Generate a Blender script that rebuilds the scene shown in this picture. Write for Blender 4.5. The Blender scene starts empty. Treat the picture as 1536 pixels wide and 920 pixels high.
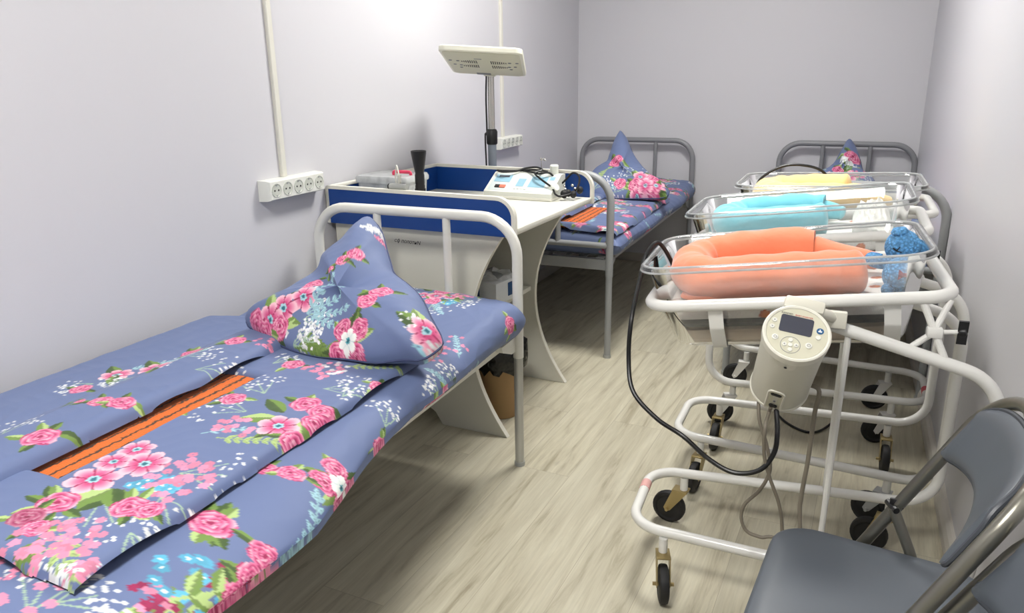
import bpy, bmesh, math, random
import numpy as np
from mathutils import Vector, Matrix
PI = math.pi
R = math.radians
sc = bpy.context.scene
COL = sc.collection

# ------------------------------------------------------------------ camera
FPX = 1136.0
def cam_axes():
    yaw, pit, rol = R(-23.92), R(16.955), R(0.8246)
    fw = np.array([math.sin(yaw)*math.cos(pit), math.cos(yaw)*math.cos(pit), -math.sin(pit)])
    rt = np.array([math.cos(yaw), -math.sin(yaw), 0.0])
    dn = np.cross(fw, rt)
    c, s = math.cos(rol), math.sin(rol)
    return np.array([c*rt+s*dn, -s*rt+c*dn, fw])
CM = cam_axes()
CP = np.array([0.0, 0.0, 1.3])
def ray(x, y):
    return CM.T @ np.array([(x-768)/FPX, (y-460)/FPX, 1.0])
def atz(x, y, z):
    d = ray(x, y); t = (z-CP[2])/d[2]; return CP+t*d
def aty(x, y, Y):
    d = ray(x, y); t = (Y-CP[1])/d[1]; return CP+t*d
def atx(x, y, X):
    d = ray(x, y); t = (X-CP[0])/d[0]; return CP+t*d
cam = bpy.data.objects.new('camera', bpy.data.cameras.new('camera'))
COL.objects.link(cam)
mw = Matrix.Identity(4)
for i in range(3):
    mw[i][0] = CM[0][i]; mw[i][1] = -CM[1][i]; mw[i][2] = -CM[2][i]; mw[i][3] = CP[i]
cam.matrix_world = mw
cam.data.sensor_width = 36.0
cam.data.lens = 36.0*FPX/1536.0
cam.data.clip_start = 0.02
sc.camera = cam

# ------------------------------------------------------------------ colours, materials
def lin(c):
    return tuple(((v/12.92) if v <= 0.04045 else ((v+0.055)/1.055)**2.4) for v in c)
def rgb(r, g, b):
    return lin((r/255., g/255., b/255.))
class NT:
    def __init__(s, name):
        s.m = bpy.data.materials.new(name); s.m.use_nodes = True
        s.t = s.m.node_tree; s.t.nodes.clear()
        s.out = s.t.nodes.new('ShaderNodeOutputMaterial')
    def n(s, typ, **kw):
        nd = s.t.nodes.new(typ)
        for k, v in kw.items():
            if k.startswith('i_'):
                nd.inputs[k[2:].replace('_', ' ')].default_value = v
            else: setattr(nd, k, v)
        return nd
    def l(s, a, b): s.t.links.new(a, b)
def noise_bump(nt, b, scale, strength, dist=0.002, vec=None, tex='ShaderNodeTexNoise'):
    tx = nt.n(tex); tx.inputs['Scale'].default_value = scale
    if vec is None:
        tc = nt.n('ShaderNodeTexCoord'); vec = tc.outputs['Object']
    nt.l(vec, tx.inputs['Vector'])
    bp = nt.n('ShaderNodeBump'); bp.inputs['Strength'].default_value = strength; bp.inputs['Distance'].default_value = dist
    nt.l(tx.outputs[0], bp.inputs['Height']); nt.l(bp.outputs[0], b.inputs['Normal'])
    return tx
def simple(name, col, rough=0.5, metal=0.0, var=0.04, vscale=9.0, bump=0.0, bscale=80.0, bdist=0.001, coat=0.0, sheen=0.0, spec=0.5):
    nt = NT(name)
    b = nt.n('ShaderNodeBsdfPrincipled')
    tc = nt.n('ShaderNodeTexCoord')
    nz = nt.n('ShaderNodeTexNoise'); nz.inputs['Scale'].default_value = vscale; nz.inputs['Detail'].default_value = 3
    nt.l(tc.outputs['Object'], nz.inputs['Vector'])
    mx = nt.n('ShaderNodeMix'); mx.data_type = 'RGBA'
    c = rgb(*col)
    mx.inputs[6].default_value = tuple(v*(1-var) for v in c)+(1,)
    mx.inputs[7].default_value = tuple(min(1, v*(1+var)) for v in c)+(1,)
    nt.l(nz.outputs[0], mx.inputs[0]); nt.l(mx.outputs[2], b.inputs['Base Color'])
    b.inputs['Roughness'].default_value = rough; b.inputs['Metallic'].default_value = metal
    b.inputs['Coat Weight'].default_value = coat; b.inputs['Sheen Weight'].default_value = sheen
    b.inputs['Specular IOR Level'].default_value = spec
    if bump: noise_bump(nt, b, bscale, bump, bdist, tc.outputs['Object'])
    nt.l(b.outputs[0], nt.out.inputs[0])
    return nt.m
def printed(name, rough=0.75, weave=900, strength=0.12, sheen=0.0, tex='ShaderNodeTexNoise', dist=0.0006):
    nt = NT(name)
    b = nt.n('ShaderNodeBsdfPrincipled')
    at = nt.n('ShaderNodeAttribute'); at.attribute_name = 'print'
    nt.l(at.outputs['Color'], b.inputs['Base Color'])
    b.inputs['Roughness'].default_value = rough; b.inputs['Sheen Weight'].default_value = sheen
    noise_bump(nt, b, weave, strength, dist, None, tex)
    nt.l(b.outputs[0], nt.out.inputs[0])
    return nt.m
def clear_plastic(name, tint=(0.99, 0.995, 0.995), haze=0.03, rough=0.04, edge=0.42):
    nt = NT(name)
    tr = nt.n('ShaderNodeBsdfTransparent'); tr.inputs[0].default_value = tint+(1,)
    gl = nt.n('ShaderNodeBsdfGlossy'); gl.inputs['Roughness'].default_value = rough
    fr = nt.n('ShaderNodeFresnel'); fr.inputs['IOR'].default_value = 1.45
    df = nt.n('ShaderNodeBsdfDiffuse'); df.inputs[0].default_value = (0.93, 0.95, 0.95, 1)
    tl = nt.n('ShaderNodeBsdfTranslucent'); tl.inputs[0].default_value = (0.93, 0.95, 0.95, 1)
    ad = nt.n('ShaderNodeMixShader'); ad.inputs[0].default_value = 0.5
    nt.l(df.outputs[0], ad.inputs[1]); nt.l(tl.outputs[0], ad.inputs[2])
    lw = nt.n('ShaderNodeLayerWeight'); lw.inputs['Blend'].default_value = 0.35
    mu = nt.n('ShaderNodeMath', operation='MULTIPLY_ADD'); mu.inputs[1].default_value = edge; mu.inputs[2].default_value = haze
    nt.l(lw.outputs['Facing'], mu.inputs[0])
    nz = nt.n('ShaderNodeTexNoise'); nz.inputs['Scale'].default_value = 30.0
    tc = nt.n('ShaderNodeTexCoord'); nt.l(tc.outputs['Object'], nz.inputs['Vector'])
    m0 = nt.n('ShaderNodeMath', operation='MULTIPLY'); m1 = nt.n('ShaderNodeMath', operation='ADD'); m1.inputs[1].default_value = 0.5
    nt.l(nz.outputs[0], m1.inputs[0]); nt.l(m1.outputs[0], m0.inputs[0]); nt.l(mu.outputs[0], m0.inputs[1])
    a = nt.n('ShaderNodeMixShader'); nt.l(m0.outputs[0], a.inputs[0]); nt.l(tr.outputs[0], a.inputs[1]); nt.l(ad.outputs[0], a.inputs[2])
    c = nt.n('ShaderNodeMixShader'); nt.l(fr.outputs[0], c.inputs[0]); nt.l(a.outputs[0], c.inputs[1]); nt.l(gl.outputs[0], c.inputs[2])
    nt.l(c.outputs[0], nt.out.inputs[0])
    return nt.m
def wall_mat(name, col, rough):
    nt = NT(name)
    b = nt.n('ShaderNodeBsdfPrincipled')
    tc = nt.n('ShaderNodeTexCoord')
    nz = nt.n('ShaderNodeTexNoise'); nz.inputs['Scale'].default_value = 0.8; nz.inputs['Detail'].default_value = 4
    nt.l(tc.outputs['Object'], nz.inputs['Vector'])
    mx = nt.n('ShaderNodeMix'); mx.data_type = 'RGBA'; c = rgb(*col)
    mx.inputs[6].default_value = tuple(v*0.985 for v in c)+(1,); mx.inputs[7].default_value = tuple(min(1, v*1.015) for v in c)+(1,)
    nt.l(nz.outputs[0], mx.inputs[0]); nt.l(mx.outputs[2], b.inputs['Base Color'])
    b.inputs['Roughness'].default_value = rough
    noise_bump(nt, b, 60.0, 0.05, 0.002, tc.outputs['Object'])
    nt.l(b.outputs[0], nt.out.inputs[0])
    return nt.m
def floor_mat():
    nt = NT('laminate')
    b = nt.n('ShaderNodeBsdfPrincipled')
    tc = nt.n('ShaderNodeTexCoord')
    mp = nt.n('ShaderNodeMapping'); mp.inputs['Rotation'].default_value = (0, 0, R(90+2.0)); mp.inputs['Location'].default_value = (0.37, 0.055, 0)
    nt.l(tc.outputs['Object'], mp.inputs['Vector'])
    br = nt.n('ShaderNodeTexBrick'); br.offset = 0.37; br.squash = 1.0
    br.inputs['Scale'].default_value = 1.0; br.inputs['Brick Width'].default_value = 1.28; br.inputs['Row Height'].default_value = 0.192
    br.inputs['Mortar Size'].default_value = 0.0008; br.inputs['Mortar Smooth'].default_value = 0.2; br.inputs['Bias'].default_value = 0.0
    br.inputs['Color1'].default_value = (0.25, 0.25, 0.25, 1); br.inputs['Color2'].default_value = (0.75, 0.75, 0.75, 1); br.inputs['Mortar'].default_value = (0, 0, 0, 1)
    nt.l(mp.outputs[0], br.inputs['Vector'])
    # grain: noise stretched along the boards, shifted board by board
    sh = nt.n('ShaderNodeVectorMath', operation='MULTIPLY_ADD')
    nt.l(br.outputs['Color'], sh.inputs[0]); sh.inputs[1].default_value = (7.3, 3.1, 5.7); nt.l(mp.outputs[0], sh.inputs[2])
    st = nt.n('ShaderNodeVectorMath', operation='MULTIPLY'); st.inputs[1].default_value = (1.6, 16.0, 1.0); nt.l(sh.outputs[0], st.inputs[0])
    n1 = nt.n('ShaderNodeTexNoise'); n1.inputs['Scale'].default_value = 1.5; n1.inputs['Detail'].default_value = 7; n1.inputs['Roughness'].default_value = 0.62; n1.inputs['Distortion'].default_value = 0.6
    nt.l(st.outputs[0], n1.inputs['Vector'])
    st2 = nt.n('ShaderNodeVectorMath', operation='MULTIPLY'); st2.inputs[1].default_value = (3.0, 110.0, 1.0); nt.l(sh.outputs[0], st2.inputs[0])
    n2 = nt.n('ShaderNodeTexNoise'); n2.inputs['Scale'].default_value = 2.0; n2.inputs['Detail'].default_value = 4
    nt.l(st2.outputs[0], n2.inputs['Vector'])
    cr = nt.n('ShaderNodeValToRGB')
    e = cr.color_ramp.elements
    e[0].position = 0.30; e[0].color = rgb(162, 153, 130)+(1,)
    e[1].position = 0.66; e[1].color = rgb(209, 203, 181)+(1,)
    k = e.new(0.46); k.color = rgb(195, 188, 165)+(1,)
    nt.l(n1.outputs[0], cr.inputs[0])
    fine = nt.n('ShaderNodeMapRange'); fine.inputs[1].default_value = 0.3; fine.inputs[2].default_value = 0.7; fine.inputs[3].default_value = 0.93; fine.inputs[4].default_value = 1.06
    nt.l(n2.outputs[0], fine.inputs[0])
    mf = nt.n('ShaderNodeMix'); mf.data_type = 'RGBA'; mf.blend_type = 'MULTIPLY'; mf.inputs[0].default_value = 1.0
    nt.l(cr.outputs[0], mf.inputs[6]); nt.l(fine.outputs[0], mf.inputs[7])
    # knots
    kv = nt.n('ShaderNodeVectorMath', operation='MULTIPLY'); kv.inputs[1].default_value = (1.0, 2.4, 1.0); nt.l(sh.outputs[0], kv.inputs[0])
    vo = nt.n('ShaderNodeTexVoronoi'); vo.inputs['Scale'].default_value = 2.6; nt.l(kv.outputs[0], vo.inputs['Vector'])
    kr = nt.n('ShaderNodeMapRange'); kr.inputs[1].default_value = 0.0; kr.inputs[2].default_value = 0.075; kr.inputs[3].default_value = 0.62; kr.inputs[4].default_value = 1.0
    nt.l(vo.outputs['Distance'], kr.inputs[0])
    mk = nt.n('ShaderNodeMix'); mk.data_type = 'RGBA'; mk.blend_type = 'MULTIPLY'; mk.inputs[0].default_value = 1.0
    nt.l(mf.outputs[2], mk.inputs[6]); nt.l(kr.outputs[0], mk.inputs[7])
    # board to board tone, and the joints
    bt = nt.n('ShaderNodeMapRange'); bt.inputs[1].default_value = 0.25; bt.inputs[2].default_value = 0.75; bt.inputs[3].default_value = 0.90; bt.inputs[4].default_value = 1.06
    nt.l(br.outputs['Color'], bt.inputs[0])
    mt = nt.n('ShaderNodeMix'); mt.data_type = 'RGBA'; mt.blend_type = 'MULTIPLY'; mt.inputs[0].default_value = 1.0
    nt.l(mk.outputs[2], mt.inputs[6]); nt.l(bt.outputs[0], mt.inputs[7])
    mj = nt.n('ShaderNodeMix'); mj.data_type = 'RGBA'; mj.inputs[7].default_value = rgb(168, 160, 140)+(1,)
    nt.l(br.outputs['Fac'], mj.inputs[0]); nt.l(mt.outputs[2], mj.inputs[6])
    nt.l(mj.outputs[2], b.inputs['Base Color'])
    b.inputs['Roughness'].default_value = 0.42; b.inputs['Specular IOR Level'].default_value = 0.35
    bp = nt.n('ShaderNodeBump'); bp.inputs['Strength'].default_value = 0.08; bp.inputs['Distance'].default_value = 0.002
    nt.l(n2.outputs[0], bp.inputs['Height']); nt.l(bp.outputs[0], b.inputs['Normal'])
    nt.l(b.outputs[0], nt.out.inputs[0])
    return nt.m
def emit_mat(name, col, strength):
    nt = NT(name); e = nt.n('ShaderNodeEmission'); e.inputs[0].default_value = col+(1,); e.inputs[1].default_value = strength
    nt.l(e.outputs[0], nt.out.inputs[0]); return nt.m
def blanket_mat():
    nt = NT('orange_blanket')
    b = nt.n('ShaderNodeBsdfPrincipled')
    tc = nt.n('ShaderNodeTexCoord')
    wv = nt.n('ShaderNodeTexWave'); wv.wave_type = 'BANDS'; wv.bands_direction = 'X'
    wv.inputs['Scale'].default_value = 11.0; wv.inputs['Distortion'].default_value = 2.2; wv.inputs['Detail'].default_value = 3; wv.inputs['Detail Scale'].default_value = 6
    nt.l(tc.outputs['Object'], wv.inputs['Vector'])
    cr = nt.n('ShaderNodeValToRGB'); e = cr.color_ramp.elements
    e[0].position = 0.05; e[0].color = rgb(70, 45, 25)+(1,)
    e[1].position = 0.22; e[1].color = rgb(226, 108, 22)+(1,)
    nt.l(wv.outputs[0], cr.inputs[0]); nt.l(cr.outputs[0], b.inputs['Base Color'])
    b.inputs['Roughness'].default_value = 0.95; b.inputs['Sheen Weight'].default_value = 0.2
    noise_bump(nt, b, 320, 0.6, 0.003, tc.outputs['Object'])
    nt.l(b.outputs[0], nt.out.inputs[0]); return nt.m
def knit_mat(name, col):
    nt = NT(name)
    b = nt.n('ShaderNodeBsdfPrincipled')
    tc = nt.n('ShaderNodeTexCoord')
    vo = nt.n('ShaderNodeTexVoronoi'); vo.inputs['Scale'].default_value = 170.0
    nt.l(tc.outputs['Object'], vo.inputs['Vector'])
    cr = nt.n('ShaderNodeValToRGB'); c = rgb(*col)
    cr.color_ramp.elements[0].position = 0.1; cr.color_ramp.elements[0].color = tuple(min(1, v*1.25) for v in c)+(1,)
    cr.color_ramp.elements[1].position = 0.75; cr.color_ramp.elements[1].color = tuple(v*0.6 for v in c)+(1,)
    nt.l(vo.outputs['Distance'], cr.inputs[0]); nt.l(cr.outputs[0], b.inputs['Base Color'])
    bp = nt.n('ShaderNodeBump'); bp.inputs['Strength'].default_value = 0.9; bp.inputs['Distance'].default_value = 0.004; bp.invert = True
    nt.l(vo.outputs['Distance'], bp.inputs['Height']); nt.l(bp.outputs[0], b.inputs['Normal'])
    b.inputs['Roughness'].default_value = 0.95
    nt.l(b.outputs[0], nt.out.inputs[0]); return nt.m

M = {}
M['wall'] = wall_mat('lavender_paint', (214, 213, 217), 0.42)
M['ceil'] = wall_mat('ceiling_paint', (238, 238, 238), 0.7)
M['floor'] = floor_mat()
M['skirting'] = simple('skirting_white', (205, 200, 190), 0.4)
M['white_tube'] = simple('white_enamel', (238, 237, 231), 0.28, coat=0.2, var=0.02)
M['bed_white'] = simple('cream_bed_enamel', (234, 233, 224), 0.3, coat=0.2, var=0.02)
M['bed_grey'] = simple('grey_bed_enamel', (158, 160, 160), 0.38, var=0.03)
M['bed_dark'] = simple('dark_grey_bed_tone', (140, 141, 144), 0.38, var=0.03)  # darker grey than the foot end, for head hoops and spring base
M['steel_post'] = simple('bare_steel', (190, 190, 184), 0.35, metal=0.35)
M['fabric'] = printed('floral_cotton', 0.62, 1100, 0.10, 0.05)
M['blanket'] = blanket_mat()
M['desk'] = simple('cream_laminate_board', (226, 224, 211), 0.42, var=0.015)
M['desk_edge'] = simple('cream_plastic_edge', (236, 233, 220), 0.35, var=0.015)
M['desk_blue'] = simple('blue_laminate_board', (12, 64, 138), 0.4, var=0.03)
M['black'] = simple('black_plastic', (18, 18, 19), 0.4)
M['rubber'] = simple('black_rubber', (24, 24, 25), 0.62, var=0.1)
M['cable_black'] = simple('black_cable', (14, 14, 15), 0.38)
M['cable_grey'] = simple('grey_cable', (128, 120, 106), 0.5)
M['chrome'] = simple('worn_chrome', (190, 188, 182), 0.22, metal=0.9)
M['brass'] = simple('zinc_yellow', (176, 158, 112), 0.35, metal=0.7)
M['zinc'] = simple('zinc_grey', (188, 190, 190), 0.4, metal=0.4)
M['chair_tube'] = simple('chair_steel', (136, 134, 124), 0.3, metal=0.85, var=0.08)
M['vinyl'] = simple('grey_vinyl', (84, 90, 97), 0.40, bump=0.05, bscale=500, var=0.03)
M['vinyl_edge'] = simple('grey_vinyl_piping', (66, 70, 76), 0.4)
M['tub'] = clear_plastic('clear_tub_plastic')
M['rim'] = clear_plastic('milky_rim_highlight', (0.98, 0.99, 0.99), haze=0.62, rough=0.08, edge=0.3)  # whitened colour standing in for bright highlights on clear tub rims
M['bin_box'] = clear_plastic('frosted_plastic', (0.96, 0.98, 0.95), haze=0.85, rough=0.2, edge=0.2)
M['nest_orange'] = simple('orange_plush', (250, 148, 108), 0.9, sheen=0.5, var=0.05, vscale=14, bump=0.45, bscale=34, bdist=0.006)
M['nest_blue'] = simple('turquoise_plush', (118, 205, 220), 0.9, sheen=0.5, var=0.05, bump=0.45, bscale=34, bdist=0.006)
M['nest_yellow'] = simple('yellow_plush', (250, 212, 140), 0.9, sheen=0.5, var=0.05, bump=0.45, bscale=34, bdist=0.006)
M['sheet'] = printed('waffle_sheet', 0.9, 260, 0.5, 0.1, 'ShaderNodeTexVoronoi', 0.002)
M['white_cloth'] = simple('white_cotton', (236, 235, 228), 0.9, bump=0.2, bscale=300)
M['peach_pad'] = simple('peach_foam', (255, 224, 190), 0.8, var=0.05)
M['dark_pad'] = simple('charcoal_mat', (30, 31, 33), 0.7)
M['knit'] = knit_mat('blue_yarn', (104, 168, 220))
M['knit_dark'] = knit_mat('red_yarn', (150, 30, 60))
M['device'] = simple('warm_white_plastic', (222, 219, 203), 0.42, var=0.01)
M['device_rim'] = simple('ivory_plastic', (234, 231, 216), 0.38, var=0.01)
M['device_face'] = simple('beige_keypad', (216, 213, 190), 0.4, var=0.01)
M['screen'] = simple('dark_screen', (74, 76, 86), 0.15)
M['button'] = simple('pale_button', (232, 231, 220), 0.4)
M['badge_blue'] = simple('blue_badge', (34, 92, 140), 0.35)
M['ink'] = simple('black_ink', (30, 28, 28), 0.6)
M['ink_red'] = simple('red_ink', (190, 52, 42), 0.6)
M['ink_white'] = simple('white_ink', (240, 240, 240), 0.6)
M['socket'] = simple('white_socket_plastic', (236, 237, 228), 0.35, var=0.01)
M['socket_recess'] = simple('grey_socket_recess', (206, 209, 198), 0.4, var=0.01)
M['hole'] = simple('dark_hole', (40, 40, 40), 0.7)
M['duct'] = simple('cream_duct_plastic', (226, 224, 212), 0.4, var=0.02)
M['lamp'] = simple('cream_lamp_housing', (240, 239, 220), 0.4, var=0.01)
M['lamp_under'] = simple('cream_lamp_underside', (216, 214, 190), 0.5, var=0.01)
M['pole_grey'] = simple('grey_pole', (128, 136, 146), 0.4)
M['label_grey'] = simple('grey_label', (120, 122, 128), 0.5)
M['monitor_case'] = simple('monitor_case_plastic', (226, 228, 218), 0.42, var=0.01)
M['panel_blue'] = simple('pale_blue_panel', (146, 188, 206), 0.4, var=0.1, vscale=60)
M['panel_pale'] = simple('pale_panel', (206, 216, 214), 0.4, var=0.08, vscale=80)
M['red_btn'] = simple('salmon_button', (224, 120, 96), 0.4)
M['pink'] = simple('pink_plastic', (226, 60, 96), 0.35)
M['card'] = simple('brown_cardboard', (170, 138, 96), 0.8, var=0.06)
M['bag_black'] = simple('black_bin_bag', (12, 12, 13), 0.35, bump=0.8, bscale=26, bdist=0.02)
M['box_white'] = simple('white_packaging', (226, 230, 232), 0.4, var=0.03)
M['box_blue'] = simple('blue_packaging', (40, 80, 130), 0.35)
M['sticker_pink'] = simple('pink_sticker', (232, 178, 172), 0.5)
M['sticker_red'] = simple('red_sticker', (206, 92, 98), 0.5)
M['probe_grey'] = simple('grey_probe_plastic', (170, 172, 168), 0.4)
M['light_frame'] = simple('light_frame_white', (235, 235, 235), 0.5)
M['light_on'] = emit_mat('lit_diffuser', (1.0, 0.985, 0.95), 55.0)

# ------------------------------------------------------------------ mesh helpers
def xf(bm, verts, mat):
    if mat is not None: bmesh.ops.transform(bm, matrix=mat, verts=verts)
def frame(o, x, y, z):
    m = Matrix.Identity(4)
    for i in range(3):
        m[i][0] = x[i]; m[i][1] = y[i]; m[i][2] = z[i]; m[i][3] = o[i]
    return m
def align(o, zdir, xhint=(1, 0, 0)):
    z = Vector(zdir).normalized(); x = Vector(xhint); x = x-z*(x@z)
    if x.length < 1e-4: x = Vector((0, 1, 0)); x = x-z*(x@z)
    x.normalize(); return frame(o, x, z.cross(x), z)
def T(x=0, y=0, z=0): return Matrix.Translation((x, y, z))
def RX(a): return Matrix.Rotation(R(a), 4, 'X')
def RY(a): return Matrix.Rotation(R(a), 4, 'Y')
def RZ(a): return Matrix.Rotation(R(a), 4, 'Z')
def fillet(pts, rads, n=7, closed=False):
    P = [Vector(p) for p in pts]; N = len(P); out = []
    if not hasattr(rads, '__len__'): rads = [rads]*N
    for i in range(N):
        if not closed and i in (0, N-1): out.append(P[i]); continue
        a, b, c = P[i-1], P[i], P[(i+1) % N]
        u = (a-b); v = (c-b); lu, lv = u.length, v.length; u.normalize(); v.normalize()
        ang = u.angle(v)
        if rads[i] <= 0 or ang > PI-0.02: out.append(b); continue
        d = min(rads[i]/math.tan(ang/2), lu*0.49, lv*0.49)
        r = d*math.tan(ang/2)
        bis = (u+v).normalized(); ctr = b+bis*(r/math.sin(ang/2))
        p0, p1 = b+u*d-ctr, b+v*d-ctr
        tot = p0.angle(p1)
        for k in range(n+1):
            t = k/n
            w = (p0*math.sin((1-t)*tot)+p1*math.sin(t*tot))/math.sin(tot)
            out.append(ctr+w)
    return out
def smooth_path(pts, per=8, closed=False):
    P = [Vector(p) for p in pts]; N = len(P); out = []
    rng = N if closed else N-1
    for i in range(rng):
        if closed: p0, p1, p2, p3 = P[i-1], P[i], P[(i+1) % N], P[(i+2) % N]
        else: p0, p1, p2, p3 = P[max(i-1, 0)], P[i], P[i+1], P[min(i+2, N-1)]
        for k in range(per):
            t = k/per
            out.append(0.5*((2*p1)+(p2-p0)*t+(2*p0-5*p1+4*p2-p3)*t*t+(3*p1-p0-3*p2+p3)*t**3))
    if not closed: out.append(P[-1])
    return out
def rrect(hx, hy, rad, n=6):
    out = []
    for cx, cy, a0 in ((hx-rad, hy-rad, 0), (-hx+rad, hy-rad, 90), (-hx+rad, -hy+rad, 180), (hx-rad, -hy+rad, 270)):
        for k in range(n+1):
            a = R(a0+90.0*k/n); out.append((cx+rad*math.cos(a), cy+rad*math.sin(a)))
    return out
class B:
    def __init__(s): s.bm = bmesh.new()
    def box(s, c, size, mat=None, bev=0.0, seg=2):
        r = bmesh.ops.create_cube(s.bm, size=1.0)['verts']
        bmesh.ops.scale(s.bm, vec=size, verts=r)
        if bev:
            es = list({e for v in r for e in v.link_edges})
            rr = bmesh.ops.bevel(s.bm, geom=es, offset=bev, segments=seg, affect='EDGES', profile=0.5)
            r = list({v for f in rr['faces'] for v in f.verts} | {v for v in r if v.is_valid})
        bmesh.ops.translate(s.bm, vec=c, verts=r)
        xf(s.bm, r, mat); return s
    def loft(s, loops, cap0=True, cap1=True, closed_v=False, mat=None):
        rows = [[s.bm.verts.new(p) for p in lp] for lp in loops]
        n = len(rows[0])
        rng = range(len(rows)) if closed_v else range(len(rows)-1)
        for i in rng:
            a, b = rows[i], rows[(i+1) % len(rows)]
            for k in range(n):
                s.bm.faces.new((a[k], a[(k+1) % n], b[(k+1) % n], b[k]))
        if not closed_v:
            if cap0: s.bm.faces.new(list(reversed(rows[0])))
            if cap1: s.bm.faces.new(rows[-1])
        xf(s.bm, [v for r in rows for v in r], mat); return s
    def tube(s, pts, r, closed=False, n=12, mat=None, flat=None):
        P = [Vector(p) for p in pts]
        Q = [P[0]]
        for p in P[1:]:
            if (p-Q[-1]).length > 1e-5: Q.append(p)
        if closed and (Q[0]-Q[-1]).length < 1e-5: Q.pop()
        P = Q; N = len(P)
        rs = r if hasattr(r, '__len__') else [r]*N
        if len(rs) != N: rs = [rs[min(int(i*len(rs)/N), len(rs)-1)] for i in range(N)]
        T_ = []
        for i in range(N):
            if closed: t = P[(i+1) % N]-P[i-1]
            else: t = P[min(i+1, N-1)]-P[max(i-1, 0)]
            T_.append(t.normalized())
        x = Vector((0, 0, 1)); x = x-T_[0]*(x@T_[0])
        if x.length < 1e-3: x = Vector((0, 1, 0)); x = x-T_[0]*(x@T_[0])
        x.normalize(); loops = []
        for i in range(N):
            x = (x-T_[i]*(x@T_[i])).normalized(); y = T_[i].cross(x)
            fy = 1.0 if flat is None else flat
            loops.append([P[i]+(x*math.cos(2*PI*k/n)*fy+y*math.sin(2*PI*k/n))*rs[i] for k in range(n)])
        return s.loft(loops, closed_v=closed, mat=mat)
    def lathe(s, prof, mat=None, n=24):
        loops = [[(max(r, 1e-4)*math.cos(2*PI*k/n), max(r, 1e-4)*math.sin(2*PI*k/n), z) for k in range(n)] for r, z in prof]
        return s.loft(loops, mat=mat)
    def prism(s, poly, z0, z1, mat=None, bev=0.0):
        if bev:
            c = Vector((sum(p[0] for p in poly)/len(poly), sum(p[1] for p in poly)/len(poly)))
            def inset(d): 
                return [(p[0]-(p[0]-c.x)/max(1e-6, math.hypot(p[0]-c.x, p[1]-c.y))*d, p[1]-(p[1]-c.y)/max(1e-6, math.hypot(p[0]-c.x, p[1]-c.y))*d) for p in poly]
            sg = 1 if z1 > z0 else -1
            lv = [(inset(bev), z0), (poly, z0+sg*bev), (poly, z1-sg*bev), (inset(bev), z1)]
        else: lv = [(poly, z0), (poly, z1)]
        return s.loft([[(p[0], p[1], z) for p in pl] for pl, z in lv], mat=mat)
    def ball(s, c, r, scale=(1, 1, 1), mat=None, u=16, v=10):
        g = bmesh.ops.create_uvsphere(s.bm, u_segments=u, v_segments=v, radius=r)['verts']
        bmesh.ops.scale(s.bm, vec=scale, verts=g); bmesh.ops.translate(s.bm, vec=c, verts=g); xf(s.bm, g, mat); return s
    def obj(s, name, mat, parent=None, world=True, smooth=True, ang=35):
        bmesh.ops.recalc_face_normals(s.bm, faces=s.bm.faces[:])
        me = bpy.data.meshes.new(name); s.bm.to_mesh(me); s.bm.free()
        return link(name, me, mat, parent, world, smooth, ang)
ROOTM = {}
def root_matrix(o):
    while o.parent is not None: o = o.parent
    return ROOTM.get(o.name, Matrix.Identity(4))
def link(name, me, mat, parent, world, smooth=True, ang=35):
    if parent is not None and world: me.transform(root_matrix(parent).inverted())
    me.materials.append(mat)
    if smooth:
        me.polygons.foreach_set('use_smooth', [True]*len(me.polygons))
        me.set_sharp_from_angle(angle=R(ang))
    o = bpy.data.objects.new(name, me); COL.objects.link(o)
    if parent is not None: o.parent = parent
    return o
def tag(o, label, cat, group=None):
    o['label'] = label; o['category'] = cat
    if group: o['group'] = group
    return o
def thing(name, label, cat, loc, rz=0.0, group=None):
    o = bpy.data.objects.new(name, None); COL.objects.link(o)
    o.empty_display_size = 0.1
    o.location = loc; o.rotation_euler = (0, 0, R(rz))
    ROOTM[o.name] = Matrix.Translation(loc) @ Matrix.Rotation(R(rz), 4, 'Z')
    return tag(o, label, cat, group)
def solo(o, loc):
    """give a one-mesh thing an origin at its base"""
    o.data.transform(Matrix.Translation(loc).inverted()); o.location = loc; return o
def struct(o): o['kind'] = 'structure'; return o
def dup(root, loc, rz, label, group=None):
    r = root.copy(); COL.objects.link(r); r.location = loc; r.rotation_euler = (0, 0, R(rz)); r['label'] = label
    if group: r['group'] = group
    for ch in list(root.children):
        c = ch.copy(); COL.objects.link(c); c.parent = r
        for g in ch.children:
            d = g.copy(); COL.objects.link(d); d.parent = c
    return r
def np_mesh(name, verts, faces, cols=None):
    me = bpy.data.meshes.new(name)
    me.vertices.add(len(verts)); me.vertices.foreach_set('co', np.asarray(verts, np.float32).ravel())
    faces = np.asarray(faces, np.int32); nf = len(faces)
    me.loops.add(nf*4); me.loops.foreach_set('vertex_index', faces.ravel())
    me.polygons.add(nf); me.polygons.foreach_set('loop_start', np.arange(nf, dtype=np.int32)*4)
    me.update(calc_edges=True); me.validate()
    if cols is not None:
        at = me.attributes.new('print', 'FLOAT_COLOR', 'POINT')
        c = np.ones((len(verts), 4), np.float32); c[:, :3] = np.where(cols <= 0.04045, cols/12.92, ((cols+0.055)/1.055)**2.4)
        at.data.foreach_set('color', c.ravel())
    return me
def grid_faces(ni, nj, wrap_i=False, wrap_j=False):
    I = np.arange(ni if wrap_i else ni-1); J = np.arange(nj if wrap_j else nj-1)
    a, b = np.meshgrid(I, J, indexing='ij'); a2 = (a+1) % ni; b2 = (b+1) % nj
    return np.stack([a*nj+b, a2*nj+b, a2*nj+b2, a*nj+b2], -1).reshape(-1, 4)
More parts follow.
